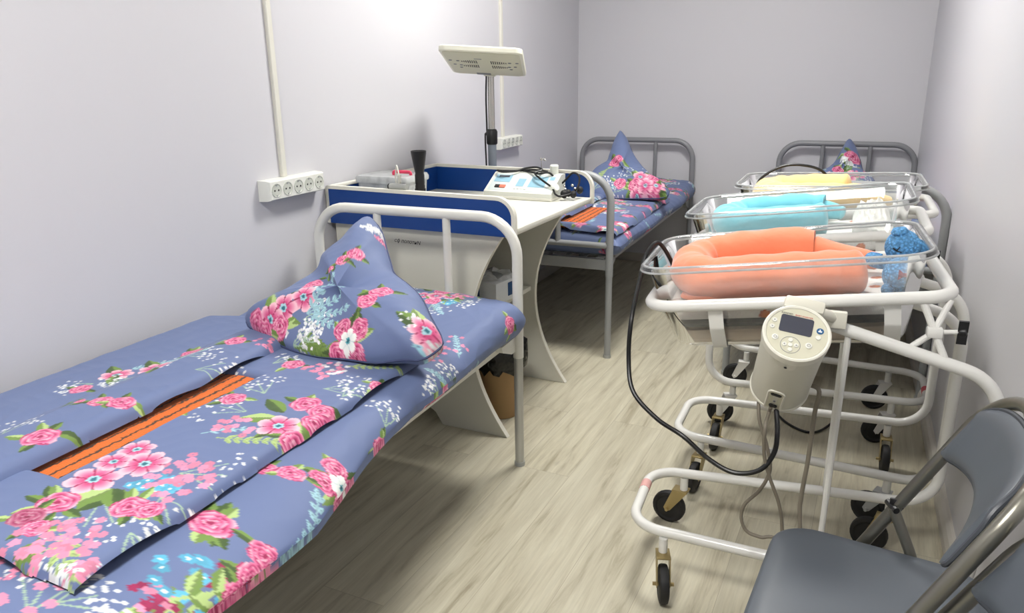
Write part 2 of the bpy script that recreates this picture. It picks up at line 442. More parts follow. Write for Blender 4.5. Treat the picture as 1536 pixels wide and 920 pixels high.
def text(body, size, mat, mtx, parent, name='lettering', ext=0.0003, align_x='CENTER', shear=0.0):
    cu = bpy.data.curves.new(name, 'FONT'); cu.body = body; cu.size = size; cu.extrude = ext; cu.align_x = align_x; cu.align_y = 'CENTER'; cu.shear = shear
    cu.resolution_u = 3
    tmp = bpy.data.objects.new('tmp_text', cu); COL.objects.link(tmp)
    dg = bpy.context.evaluated_depsgraph_get()
    me = bpy.data.meshes.new_from_object(tmp.evaluated_get(dg))
    bpy.data.objects.remove(tmp); bpy.data.curves.remove(cu)
    me.name = name; me.transform(mtx)
    return link(name, me, mat, parent, True, False)
# ------------------------------------------------------------------ the room
XL, XR, YB, YF, ZC = -1.806, 0.378, 5.275, -1.7, 2.72
def slab(name, c, s, m):
    b = B(); b.box(c, s); return struct(solo(b.obj(name, M[m], smooth=False), c))
xm, ym = (XL+XR)/2, (YB+YF)/2
slab('floor', (xm, ym, -0.05), (XR-XL+0.4, YB-YF+0.4, 0.1), 'floor')
slab('ceiling', (xm, ym, ZC+0.05), (XR-XL+0.4, YB-YF+0.4, 0.1), 'ceil')
slab('wall_left', (XL-0.05, ym, ZC/2), (0.1, YB-YF+0.2, ZC), 'wall')
slab('wall_right', (XR+0.05, ym, ZC/2), (0.1, YB-YF+0.2, ZC), 'wall')
slab('wall_back', (xm, YB+0.05, ZC/2), (XR-XL, 0.1, ZC), 'wall')
slab('wall_front', (xm, YF-0.05, ZC/2), (XR-XL, 0.1, ZC), 'wall')
def skirting(name, poly_xz, y0, y1, mat):
    b = B(); b.loft([[(x, y0, z) for x, z in poly_xz], [(x, y1, z) for x, z in poly_xz]])
    return struct(solo(b.obj(name, mat, smooth=False), (poly_xz[0][0], (y0+y1)/2, 0)))
skirting('baseboard_right', [(XR, 0), (XR-0.022, 0), (XR-0.022, 0.03), (XR-0.016, 0.05), (XR-0.008, 0.06), (XR, 0.064)], YF, YB, M['skirting'])
skirting('baseboard_left', [(XL, 0), (XL+0.022, 0), (XL+0.022, 0.03), (XL+0.016, 0.05), (XL+0.008, 0.06), (XL, 0.064)], YF, YB, M['skirting'])
b = B(); b.box((xm, YB-0.009, 0.03), (XR-XL-0.05, 0.018, 0.06), bev=0.004)
struct(solo(b.obj('baseboard_back', M['skirting']), (xm, YB-0.009, 0)))
# ceiling lights (above the frame; they light the room)
def ceiling_light(x, y, label):
    t = thing('ceiling_light', label, 'ceiling light', (x, y, ZC), 0, 'square ceiling lights')
    b = B(); b.loft([[(x+u*k, y+v*k, z) for u, v in ((-1, -1), (1, -1), (1, 1), (-1, 1))] for k, z in ((0.30, ZC), (0.30, ZC-0.02), (0.285, ZC-0.022), (0.285, ZC-0.012))], cap0=False, cap1=False)
    b.obj('frame', M['light_frame'], t, smooth=False)
    b = B(); b.box((x, y, ZC-0.013), (0.565, 0.565, 0.004)); b.obj('diffuser', M['light_on'], t, smooth=False)
LIGHTS = [(-0.66, 3.05, 'square white ceiling light over the middle of the room'), (-0.66, 0.0, 'square white ceiling light over the near end of the room')]
for a in LIGHTS: ceiling_light(*a)

# ------------------------------------------------------------------ floral print
RNG = np.random.RandomState(5)
def C3(*c): return np.array(c, float)/255.
PINK_D, PINK_M, PINK_L, PINK_X = C3(158, 34, 84), C3(212, 84, 134), C3(232, 142, 172), C3(242, 192, 204)
GREEN_D, GREEN_M, GREEN_L = C3(62, 86, 40), C3(112, 142, 66), C3(176, 200, 128)
AQUA, WHITE, BLUE, GROUND = C3(164, 206, 216), C3(234, 236, 236), C3(92, 176, 208), C3(104, 119, 158)
class Cloth:
    """paints printed flowers on the points of a cloth, in metres along the cloth"""
    def __init__(s, U, V, seed=1):
        s.k = 1.0; s.U, s.V = U, V; s.rng = np.random.RandomState(seed)
        s.c = np.tile(GROUND, (U.size, 1)).astype(float)
    def near(s, x, y, r):
        m = np.nonzero((np.abs(s.U-x) < r) & (np.abs(s.V-y) < r))[0]
        return m, s.U[m]-x, s.V[m]-y
    def put(s, idx, col): s.c[idx] = col
    def leaf(s, x, y, a, L, W, c0=GREEN_D, c1=GREEN_M):
        m, u, v = s.near(x, y, L)
        if not m.size: return
        p = u*math.cos(a)+v*math.sin(a); q = -u*math.sin(a)+v*math.cos(a)
        t = np.clip(p/L, 0, 1); hw = W*np.sin(PI*t**0.85)*0.5
        k = (p > 0) & (p < L) & (np.abs(q) < hw)
        col = np.where((q > 0)[:, None], c0, c1)
        col = np.where((np.abs(q) < W*0.06)[:, None], (c0+c1)*0.4, col)
        s.put(m[k], col[k])
    def disc(s, x, y, r, c):
        m, u, v = s.near(x, y, r); k = u*u+v*v < r*r; s.put(m[k], c)
    def line(s, x0, y0, x1, y1, w, c):
        L = math.hypot(x1-x0, y1-y0); m, u, v = s.near((x0+x1)/2, (y0+y1)/2, L/2+w)
        u = u+(x0+x1)/2-x0; v = v+(y0+y1)/2-y0
        dx, dy = (x1-x0)/L, (y1-y0)/L; p = u*dx+v*dy; q = np.abs(-u*dy+v*dx)
        k = (p > 0) & (p < L) & (q < w); s.put(m[k], c)
    def rose(s, x, y, r, leaves=3, bright=1.0):
        g = s.rng; r = r*s.k
        for i in range(leaves):
            a = g.uniform(0, 2*PI) if leaves > 4 else (i/leaves*2*PI+g.uniform(-.5, .5))
            c0, c1 = (GREEN_D, GREEN_M) if g.rand() < .7 else (GREEN_M, GREEN_L)
            s.leaf(x+math.cos(a)*r*.6, y+math.sin(a)*r*.6, a+g.uniform(-.4, .4), r*g.uniform(1.1, 1.5), r*.62, c0, c1)
        m, u, v = s.near(x, y, r*1.15)
        if not m.size: return
        d = np.hypot(u, v)/r; th = np.arctan2(v, u); ph = g.uniform(0, 6)
        out = 0.9+0.1*np.abs(np.cos(2.5*th+ph))
        k = d < out
        e = d/out
        ring = np.floor(e*3.2+0.22*np.sin(3*th+ph)+0.18*th/PI*0)
        lob = np.cos((ring+2.5)*0.5*2*(th+ring*0.9)+ph)
        fr = (e*3.2+0.22*np.sin(3*th+ph)) % 1.0
        sh = np.clip(0.15+0.75*fr+0.18*lob, 0, 1)
        col = PINK_M+(PINK_X-PINK_M)*np.clip(sh*1.5-0.55, 0, 1)[:, None]
        col = col+(PINK_D-PINK_M)*np.clip(1-sh*2.6, 0, 1)[:, None]
        col = np.where((e < 0.16)[:, None], PINK_D, col)
        s.put(m[k], np.clip(col*bright, 0, 1)[k])
    def bloom(s, x, y, r, n=6, c_in=PINK_D, c_mid=PINK_M, c_out=PINK_X, ctr=AQUA, ctr2=C3(40, 110, 124)):
        r = r*s.k; m, u, v = s.near(x, y, r*1.1)
        if not m.size: return
        d = np.hypot(u, v)/r; th = np.arctan2(v, u)+s.rng.uniform(0, 6)
        lob = np.abs(np.cos(n*th/2)); out = 0.66+0.34*lob**0.6
        k = d < out; e = d/out
        col = c_mid+(c_out-c_mid)*np.clip((e-.4)/.5, 0, 1)[:, None]
        col = np.where(((lob < .22) & (e > .3))[:, None], c_in*.9+c_mid*.1, col)
        col = col+(c_in-c_mid)*(np.clip(1-e/.45, 0, 1)*(0.6+.4*np.cos(n*3*th)))[:, None]
        col = np.where((e < .27)[:, None], ctr, col); col = np.where((e < .13)[:, None], ctr2, col)
        s.put(m[k], np.clip(col, 0, 1)[k])
    def anemone(s, x, y, r): s.bloom(x, y, r, 6, C3(200, 214, 214), C3(226, 232, 226), C3(246, 246, 240), C3(60, 150, 160), C3(20, 70, 84))
    def dots(s, x, y, R_, n, r, c):
        g = s.rng
        for i in range(n):
            a, q = g.uniform(0, 2*PI), R_*math.sqrt(g.rand()); s.disc(x+q*math.cos(a), y+q*math.sin(a), r*g.uniform(.6, 1.2), c*g.uniform(.9, 1.04) if True else c)
    def florets(s, x, y, R_, n, r, c, cc=None):
        g = s.rng; r = r*.78
        for i in range(int(n*.8)):
            a, q = g.uniform(0, 2*PI), R_*math.sqrt(g.rand()); px, py = x+q*math.cos(a), y+q*math.sin(a); a0 = g.uniform(0, 6)
            col = np.clip(c*g.uniform(.86, 1.06), 0, 1)
            for j in range(5): s.disc(px+r*.62*math.cos(a0+j*1.257), py+r*.62*math.sin(a0+j*1.257), r*.5, col)
            if cc is not None: s.disc(px, py, r*.3, cc)
    def sprig(s, x, y, a, L, c=AQUA, lw=0.018, n=7):
        g = s.rng; bend = g.uniform(-.5, .5)
        px, py, d = x, y, a
        for i in range(n):
            nx, ny = px+math.cos(d)*L/n, py+math.sin(d)*L/n
            s.line(px, py, nx, ny, .0018, c*.92)
            for sg in (-1, 1): s.leaf(nx, ny, d+sg*.75, lw*(1.1-.5*i/n), lw*.42, c, c*.93)
            px, py = nx, ny; d += bend/n
        s.leaf(px, py, d, lw, lw*.42, c, c*.93)
    def spray(s, x, y, a, L=.09, c=WHITE, n=26):
        for i in range(3):
            b = a+(i-1)*.5; s.line(x, y, x+math.cos(b)*L*.7, y+math.sin(b)*L*.7, .0015, C3(160, 186, 160))
            s.florets(x+math.cos(b)*L*.8, y+math.sin(b)*L*.8, L*.36, n//2, .0046, c)
    def berries(s, x, y, a, L=.12, c=PINK_D):
        s.line(x, y, x-math.cos(a)*L, y-math.sin(a)*L, .0025, GREEN_L)
        for sg in (-1, 1):
            s.leaf(x-math.cos(a)*L*.5, y-math.sin(a)*L*.5, a+sg*.8, .045, .018, GREEN_M, GREEN_L)
            s.leaf(x-math.cos(a)*L*.8, y-math.sin(a)*L*.8, a+sg*.7+PI*.0, .05, .018, GREEN_L, GREEN_M)
        s.florets(x, y, .026, 16, .008, c); s.florets(x, y, .024, 8, .007, PINK_L)
    def wreath(s, x, y, r=.05):
        r0 = r; r = r*s.k
        for i in range(6): s.leaf(x, y, i*1.05+.4, r*1.5, r*.55, *((GREEN_D, GREEN_M) if i % 2 else (GREEN_M, GREEN_L)))
        for i in range(4): s.rose(x+r*.72*math.cos(.78+i*PI/2), y+r*.72*math.sin(.78+i*PI/2), r0*.52, 0)
        s.anemone(x, y, r0*.52)
    def pair(s, x, y, a, r=.033):
        r0 = r; r = r*s.k
        for i, q in enumerate((-.8, .8)):
            s.rose(x+q*r*math.cos(a), y+q*r*math.sin(a), r0*(1 if i else .9), 3)
        for i in range(4):
            t = 2.0+i*.45; s.leaf(x-t*r*math.cos(a), y-t*r*math.sin(a), a+PI+(-1)**i*.9, r*1.1, r*.5)
        s.rose(x-2.5*r*math.cos(a), y-2.5*r*math.sin(a), r0*.42, 0)
    def bouquet(s, x, y, R_=.11, small=False):
        g = s.rng
        for i in range(5): s.spray(x+R_*.75*math.cos(i*1.26), y+R_*.75*math.sin(i*1.26), i*1.26+g.uniform(-.4, .4), R_*.7)
        for i in range(3): s.sprig(x+R_*.5*math.cos(i*2.1+1), y+R_*.5*math.sin(i*2.1+1), i*2.1+1, R_*.9, AQUA if i else GREEN_L)
        for i in range(10):
            a = g.uniform(0, 6.28); s.leaf(x+R_*.5*math.cos(a), y+R_*.5*math.sin(a), a+g.uniform(-.5, .5), R_*.5, R_*.22, *((GREEN_D, GREEN_M) if i % 2 else (GREEN_M, GREEN_L)))
        s.florets(x+R_*.55, y-R_*.35, R_*.28, 14, .011, BLUE, C3(230, 240, 240))
        s.florets(x+R_*.8, y+R_*.35, R_*.35, 14, .009, PINK_L)
        n = 4 if small else 6
        for i in range(n):
            a = i/n*6.28+g.uniform(-.3, .3); q = R_*.46
            (s.rose if i % 2 else s.bloom)(x+q*math.cos(a), y+q*math.sin(a), R_*g.uniform(.30, .40))
        s.bloom(x, y, R_*.38)
def scatter(cl, x0, x1, y0, y1, step=.19, seed=3, size=1.0):
    g = np.random.RandomState(seed); ny = max(1, int(round((y1-y0)/step))); nx = max(1, int(round((x1-x0)/step)))
    for j in range(ny):
        for i in range(nx):
            x = x0+(i+.5+g.uniform(-.3, .3)+(j % 2)*.25)*(x1-x0)/nx; y = y0+(j+.5+g.uniform(-.3, .3))*(y1-y0)/ny; k = g.rand()
            if k < .22: cl.rose(x, y, .034*size)
            elif k < .40: cl.pair(x, y, g.uniform(0, 6), .03*size)
            elif k < .52: cl.wreath(x, y, .05*size)
            elif k < .68: cl.bouquet(x, y, .085*size, True)
            elif k < .78: cl.sprig(x, y, g.uniform(0, 6), .11*size)
            elif k < .9: cl.spray(x, y, g.uniform(0, 6), .09*size)
            else: cl.berries(x, y, g.uniform(0, 6))
def wrinkle(x, y, seed, amp, f0=6.0):
    g = np.random.RandomState(seed); z = np.zeros_like(x)
    for i in range(9):
        f = f0*(1.45**i)*.6; a = g.uniform(0, PI); p = g.uniform(0, 6)
        w = np.sin(f*(x*math.cos(a)+y*math.sin(a))+p+1.3*np.sin(f*.45*(x*math.sin(a)-y*math.cos(a))+p*2))
        z += (1-np.abs(w))*amp/(1+.55*i)
    return z-z.mean()

# ------------------------------------------------------------------ beds
HA, HB_, MR = 0.435, 0.0575, 0.060          # mattress half width, half thickness, edge radius
MZ = 0.5445
BL = 1.91                                   # bed length between the two hoops
def mtop(x):
    ax = np.abs(x); e = np.clip(ax-(HA-MR), 0, MR)
    return MZ+np.sqrt(np.maximum(MR*MR-e*e, 0))*HB_/MR-0.02*(ax/HA)**2
def make_mattress(root_loc, res, seed, painter, label, group, y0=-0.94, y1=0.925, bulge=0.0):
    # cross section outline by arc length, 0 = middle of the top, positive towards the room
    pts = []
    hw = HA-MR; flat = 2*hw; arc = PI*MR
    per = 2*flat+2*arc; n = int(per/res)
    S = (np.arange(n)/n-0.5)*per
    X = np.zeros(n); Z = np.zeros(n)
    for i, s in enumerate(S):
        q = abs(s); sg = 1 if s >= 0 else -1
        if q < hw: x, z = q, MR
        elif q < hw+arc: a = (q-hw)/MR; x, z = hw+MR*math.sin(a), MR*math.cos(a)
        else: x, z = hw-(q-hw-arc), -MR
        X[i], Z[i] = sg*x, z
    Zs = Z*HB_/MR-0.02*(np.abs(X)/HA)**2*(Z > 0)
    m = int((y1-y0)/res); V = np.linspace(y0, y1, m)
    d = np.minimum(V-y0, y1-V); e = np.clip(1-d/0.06, 0, 1); sc_ = np.sqrt(np.maximum(1-e*e, 0.0004))
    UU, VV = np.meshgrid(S, V, indexing='ij')
    PX = X[:, None]*(1-0.03*(1-sc_))[None, :]; PZ = Zs[:, None]*sc_[None, :]
    w = wrinkle(UU, VV, seed, 0.0036, 6.0)
    # soft bulges along the free edge and a plumped head end
    nx = np.where(np.abs(X) > hw, np.sign(X)*np.minimum((np.abs(X)-hw)/MR, 1), 0)[:, None]
    top = (Z > 0)[:, None]
    PX = PX+nx*(w*1.2+0.008*np.sin(VV*9+seed)); PZ = PZ+top*w*sc_[None, :]
    # the free edge sags outwards over the rail, more and more towards the foot
    sag = np.clip((X-0.25)/0.18, 0, 1)[:, None]**2*(bulge*np.clip((0.22-VV)/0.5, 0, 1)*np.clip((VV-y0)/.25, 0, 1)**.5)
    PX = PX+sag; PZ = PZ-sag*.12
    PZ = PZ+top*(np.clip((VV-(y1-0.42))/0.3, 0, 1)*0.028)*sc_[None, :]
    P = np.stack([PX, np.broadcast_to(VV, PX.shape), PZ+MZ], -1).reshape(-1, 3)
    F = grid_faces(n, m, wrap_i=True)
    cl = Cloth(UU.ravel(), VV.ravel(), seed); painter(cl)
    # closed ends
    me = np_mesh('mattress', P, F, cl.c)
    o = link('mattress', me, M['fabric'], None, True, True, 80)
    o.location = root_loc
    return tag(o, label, 'mattress', group)
def make_duvet(root_loc, res, seed, painter, label, group, ya, yb, ha, hb, xg0=0.030, xg1=0.094, y_left0=-1.0, xr=0.372, hskew=0.0):
    """a folded quilt cover lying along the bed; its opening shows the blanket inside"""
    t = thing('duvet', label, 'duvet', tuple(root_loc), 0, group)
    rl = np.array(root_loc)
    def boxd(x, y, x0, x1, y0, y1): return np.minimum(np.minimum(x-x0, x1-x), np.minimum(y-y0, y1-y))
    def bump(d, Tk, Rr): q = 1-np.clip(d/Rr, 0, 1); return Tk*np.sqrt(np.maximum(1-q*q, 0))
    def sheet(name, x0, x1, y0, y1, sdf, base, Tk, Rr, pseed):
        nx, ny = int((x1-x0)/res), int((y1-y0)/res)
        gx, gy = np.meshgrid(np.linspace(x0, x1, nx), np.linspace(y0, y1, ny), indexing='ij')
        wv = 0.003*np.sin(gy*9+pseed)+0.002*np.sin(gy*27+pseed*2)
        d = sdf(gx+wv, gy+0.006*np.sin(gx*23+pseed))
        z = base(gx)+bump(d, Tk, Rr)+wrinkle(gx, gy, pseed, 0.0024, 7.0)*np.clip(d/0.03, 0, 1)
        cl = Cloth(gx.ravel(), gy.ravel(), pseed); painter(cl)
        F = grid_faces(nx, ny); ok = (d > -res).ravel()
        # keep the inside, drop loose points
        keep = ok[F].all(1); F = F[keep]; used = np.unique(F); rem = -np.ones(nx*ny, int); rem[used] = np.arange(used.size)
        P = np.stack([gx, gy, z], -1).reshape(-1, 3)[used]
        return np_mesh(name, P, rem[F], cl.c[used])
    sd_r = lambda x, y: np.maximum(np.maximum(boxd(x, y, xg1, xr, ya, yb), boxd(x, y, -0.12, xr, hb, yb)), boxd(x, y, -0.12, xr, ya, ha))
    base_r = lambda x: mtop(x)+0.004
    me = sheet('folded_flap', -0.12, xr, ya, yb, sd_r, base_r, 0.024, 0.022, seed)
    link('folded_flap', me, M['fabric'], t, False, True, 80)
    sd_l = lambda x, y: boxd(x, y, -HA-0.0, xg0, y_left0, yb-0.05)
    base_l = lambda x: mtop(x)+0.006+0.018*np.clip((x+0.16)/0.06, 0, 1)
    me = sheet('wall_side_flap', -HA, xg0, y_left0, yb-0.05, sd_l, base_l, 0.03, 0.03, seed+1)
    link('wall_side_flap', me, M['fabric'], t, False, True, 80)
    b = B(); x0, x1 = xg0-0.05, xg1+0.02
    b.loft([[(x, y, z) for x, z in ((x0, .599), (x1, .599), (x1, .612), ((x0+x1)/2, .6155), (x0, .614))] for y in (ha-.03, (ha+hb)/2, hb+.03)])
    o = b.obj('blanket', M['blanket'], t, False, True, 50); o['label'] = 'orange wool blanket showing through the opening'
    return t
def make_bed_frame(loc, mat_head, mat_foot, label, group, foot=True, post=None):
    t = thing('bed_frame', label, 'bed', loc, 0, group)
    hx = 0.389; zt = 0.885-0.0175; r = 0.0175
    def hoop(y, name, mat, zc, lower):
        b = B(); P = fillet([(-hx, y, lower), (-hx, y, zt), (hx, y, zt), (hx, y, lower)], [0, .125, .125, 0], 9)
        b.tube(P, r, n=14); b.obj(name, mat, t, False)
        for sx in (-1, 1):
            b = B(); b.tube([(sx*0.135, y, zc), (sx*0.135, y, zt)], 0.0135); b.obj('upright_bar', mat, t, False)
        b = B(); b.tube([(-hx, y, zc), (hx, y, zc)], 0.0145); b.obj('cross_rail', mat, t, False)
        for sx in (-1, 1):
            b = B(); b.tube([(sx*hx, y, lower), (sx*hx, y, 0.006)], 0.0155, n=14); o = b.obj('lower_leg', M[post] if post else mat, t, False)
            c = B(); c.tube([(sx*hx, y, 0.0), (sx*hx, y, 0.014)], 0.0185, n=14); c.obj('foot_cap', M['probe_grey'], o, False)
    hoop(BL/2, 'head_hoop', mat_head, 0.545, 0.40)
    hoop(-BL/2, 'foot_hoop', mat_foot, 0.545, 0.40)
    for sx in (-1, 1):
        b = B()
        b.loft([[(x, y, z) for x, z in ((sx*.318, .478), (sx*.354, .478), (sx*.354, .440), (sx*.358, .440), (sx*.358, .482), (sx*.318, .482))] for y in (-BL/2+.019, BL/2-.019)])
        b.obj('side_rail', mat_foot, t, False, False)
    for sy in (-1, 1):
        b = B(); y = sy*(BL/2-.012)
        b.box((0, y-sy*.004, .450), (2*hx-.036, .005, .05)); b.box((0, y-sy*.018, .473), (2*hx-.036, .03, .004))
        for sx in (-1, 1): b.loft([[(sx*xx, y-sy*d, z) for d, z in ((.0, .474), (.11, .474), (.10, .452), (.03, .424), (.0, .424))] for xx in (.358, .384)])
        b.obj('end_rail', mat_foot, t, False, False)
    b = B()
    for k in range(9): b.box((-.34+k*.085, 0, .478), (.02, BL-.08, .004))
    for k in range(17): b.box((0, -.88+k*.11, .4815), (.70, .014, .003))
    b.obj('spring_base', M['bed_dark'], t, False, False)
    return t
NB = (-1.3325, 2.174-BL/2, 0.0)
FB = (-1.3555, 5.205-BL/2, 0.0)
RB = (-0.025, 5.205-BL/2, 0.0)
make_bed_frame(NB, M['bed_white'], M['bed_white'], 'white tube bed frame nearest the camera along the left wall', 'tube bed frames', post='steel_post')
make_bed_frame(FB, M['bed_dark'], M['bed_grey'], 'grey tube bed frame in the far left corner behind the desk', 'tube bed frames')
make_bed_frame(RB, M['bed_dark'], M['bed_grey'], 'grey tube bed frame in the far right corner behind the bassinets', 'tube bed frames')

def nb(px, py, z=0.605):
    p = atz(px, py, z); return p[0]-NB[0], p[1]-NB[1]
def sag_of(x, y): return np.clip((x-0.25)/0.18, 0, 1)**2*0.085*np.clip((0.22-y)/0.5, 0, 1)
def nbm(px, py, z=0.600):
    x, y = nb(px, py, z); x0 = x
    for k in range(12): x0 = x0+0.6*(x-x0-sag_of(x0, y))
    return x0, y
def paint_near(cl):
    # lower strip of the mattress, from the pillow to the foot
    P = lambda *a: nbm(*a); cl.k = .80
    cl.bouquet(*P(655, 456), .10, True); cl.rose(*P(732, 451), .036, 4); cl.rose(*P(776, 487, .57), .035, 4); cl.spray(*P(620, 425), 1.0, .08)
    cl.sprig(*P(716, 545), 1.2, .13); cl.sprig(*P(745, 535), .6, .10, GREEN_L); cl.sprig(*P(690, 520), 2.2, .10)
    x, y = P(713, 575, .57); cl.leaf(x, y, .8, .08, .035); cl.leaf(x, y, 2, .08, .035, GREEN_M, GREEN_L)
    cl.bloom(x-.03, y-.04, .042); cl.rose(x+.02, y+.03, .036); cl.rose(x+.04, y-.05, .032); cl.bloom(x-.01, y+.07, .03)
    cl.sprig(*P(650, 590), .2, .10, GREEN_L, .03, 4); cl.florets(*P(640, 525), .06, 22, .008, PINK_L); cl.florets(*P(680, 508), .05, 14, .008, PINK_L)
    x, y = P(598, 622); cl.spray(x-.03, y+.02, 2, .08); cl.rose(x, y-.03, .036, 5); cl.spray(x+.04, y+.03, .5, .07); cl.bloom(x+.03, y-.05, .03); cl.sprig(x+.1, y, .3, .1)
    cl.wreath(*P(519, 692), .062)
    cl.pair(*P(415, 695), .35, .027); cl.rose(*P(314, 770), .038, 6)
    for k in (-.4, 0, .45): cl.sprig(*P(430, 800), 1.3+k, .17, AQUA, .026, 8)
    cl.berries(*P(342, 832), 1.6); cl.berries(*P(302, 884), 1.0); cl.berries(*P(232, 873), 2.4); cl.berries(*P(252, 908), 1.7); cl.florets(*P(285, 845), .05, 18, .011, BLUE, C3(230, 240, 240))
    cl.sprig(*P(337, 905), 1.3, .11, GREEN_L, .04, 4); cl.berries(*P(382, 820), 1.2)
    for k in range(5): x, y = P(402-k*18, 815+k*24, .57); cl.rose(x, y, .03, 2); cl.florets(x+.04, y, .04, 10, .01, PINK_L)
    cl.spray(*P(40, 908), 2.0, .10); cl.spray(*P(75, 895), 1, .07); cl.florets(*P(20, 870), .07, 25, .01, PINK_L)
    cl.rose(*P(375, 497, .56), .04, 3)
    scatter(cl, -.45, .6, -.95, -.70, .2, 8)
    scatter(cl, .49, .62, -.7, .9, .22, 9)
def paint_near_duvet(cl):
    P = lambda *a: nb(*(a if len(a) == 3 else a+(.628,))); cl.k = .84
    cl.rose(*P(65, 676), .042, 5); cl.pair(*P(170, 622), .3, .034); cl.rose(*P(289, 535), .034, 4); cl.rose(*P(355, 526), .034, 4); cl.rose(*P(263, 616), .03, 3)
    for q in ((178, 582), (236, 574)):
        x, y = P(*q, .60); cl.spray(x+.03, y+.06, .6, .08); cl.spray(x, y-.06, 4, .07); cl.sprig(x, y+.03, 1.2, .09); cl.leaf(x, y, 2.6, .08, .035); cl.bloom(x, y, .047, 7); cl.leaf(x, y, -.9, .07, .03)
    cl.rose(*P(125, 605, .6), .03, 2); cl.spray(*P(295, 570), .6, .10); cl.spray(*P(8, 668), 2, .09); cl.rose(*P(395, 505), .03, 2); cl.florets(*P(395, 528), .03, 10, .008, PINK_L)
    for k in range(3): cl.sprig(*P(150+k*18, 672-k*8, .63), 1.5, .05, AQUA, .018, 3)
    cl.spray(*P(410, 545), 1.2, .06)
    # the folded flap
    x, y = P(195, 695, .63); 
    cl.spray(x+.10, y+.02, .4, .12); cl.sprig(x+.06, y+.15, .3, .13, GREEN_L, .025); cl.sprig(x+.02, y+.15, .8, .13, AQUA); cl.spray(x+.05, y-.10, -1.0, .12); cl.spray(x+.13, y-.05, -.6, .1)
    for q, L in (((165, 735), 2), ((170, 728), 1)): 
        a, c = P(*q, .63); cl.leaf(a, c, -1.2-.6*L, .075, .042, GREEN_M, GREEN_L); cl.leaf(a, c, .2-.9*L, .07, .04)
    cl.florets(*P(228, 722, .63), .045, 26, .013, BLUE, C3(232, 242, 242)); cl.florets(*P(262, 712, .63), .07, 36, .012, PINK_L); cl.florets(*P(285, 695, .63), .05, 16, .011, PINK_L)
    cl.bloom(*P(205, 672, .63), .042); cl.bloom(*P(140, 716, .63), .058, 6); cl.bloom(*P(216, 692, .63), .055, 7); cl.bloom(*P(170, 690, .63), .04)
    a, c = P(192, 753, .63); cl.spray(a-.02, c-.09, -1.4, .12); cl.spray(a+.06, c-.05, -.5, .12); cl.rose(a, c, .038, 5); cl.rose(a+.035, c+.01, .03, 1)
    cl.rose(*P(86, 752, .63), .042, 5); cl.rose(*P(40, 775, .63), .035, 3, .8); cl.rose(*P(52, 790, .63), .028, 3); cl.sprig(*P(90, 795, .63), -.6, .13, GREEN_L, .035, 5); cl.sprig(*P(60, 800, .63), -1.0, .10, GREEN_M, .03, 5)
    cl.florets(*P(60, 825, .63), .085, 60, .011, PINK_L); cl.florets(*P(115, 790, .63), .05, 26, .01, PINK_L); cl.florets(*P(100, 850, .63), .04, 12, .011, PINK_L); cl.spray(*P(75, 868, .63), 2.4, .05)
    a, c = P(440, 618, .63); cl.spray(a-.13, c+.06, 2.5, .10); cl.spray(a-.10, c-.03, 3.2, .10); cl.spray(a+.03, c+.13, 1.5, .1)
    for i in range(7): cl.leaf(a+.03*math.cos(i), c+.03*math.sin(i), i*.9, .085, .04, *((GREEN_D, GREEN_M) if i % 2 else (GREEN_M, GREEN_L)))
    cl.florets(*P(350, 636, .63), .045, 20, .011, PINK_L); cl.florets(a+.09, c, .03, 12, .012, BLUE, C3(235, 240, 240))
    cl.bloom(*P(417, 632, .63), .055, 6); cl.rose(*P(458, 600, .63), .042, 2); cl.rose(*P(480, 608, .63), .036, 1); cl.rose(*P(470, 622, .63), .034, 0); cl.rose(*P(440, 645, .63), .036, 2)
    cl.rose(*P(568, 567, .63), .028, 4); cl.rose(*P(440, 545, .63), .034, 3); cl.florets(*P(488, 552, .63), .055, 34, .009, PINK_L); cl.florets(*P(505, 548, .63), .04, 16, .008, WHITE)
    cl.sprig(*P(520, 545, .63), .3, .12, GREEN_L, .02); cl.spray(*P(485, 578, .63), .5, .07); cl.rose(*P(350, 600, .625), .035, 3)
def paint_far(seed, size=1.0):
    def f(cl): scatter(cl, -.45, .62, -1.0, 1.0, .17, seed, size)
    return f
make_mattress(NB, 0.0029, 11, paint_near, 'blue floral mattress on the white bed nearest the camera', 'floral mattresses', bulge=.085)
make_mattress(FB, 0.0062, 23, paint_far(4), 'blue floral mattress on the grey bed in the far left corner', 'floral mattresses')
make_mattress((RB[0]-.068, RB[1], RB[2]), 0.010, 31, paint_far(7), 'floral mattress on the far right bed seen behind the bassinets', 'floral mattresses')
FYA, FH0, FH1, FX0, FX1, FXR = 3.33, 3.41, 3.90, -1.245, -1.145, -0.945
make_duvet(NB, 0.0026, 41, paint_near_duvet, 'folded blue floral duvet with orange slit on the near bed', 'folded floral duvets', 0.587-NB[1], 1.70-NB[1], 0.775-NB[1], 1.285-NB[1])
make_duvet(FB, 0.0065, 43, paint_far(12, .9), 'folded blue floral duvet with orange slit on the far left bed', 'folded floral duvets', FYA-FB[1], 4.45-FB[1], FH0-FB[1], FH1-FB[1], xg0=FX0-FB[0], xg1=FX1-FB[0], xr=FXR-FB[0])
make_duvet(RB, 0.010, 47, paint_far(15), 'folded floral duvet on the far right bed behind the bassinets', 'folded floral duvets', 3.40-RB[1], 4.72-RB[1], 3.60-RB[1], 4.2-RB[1])

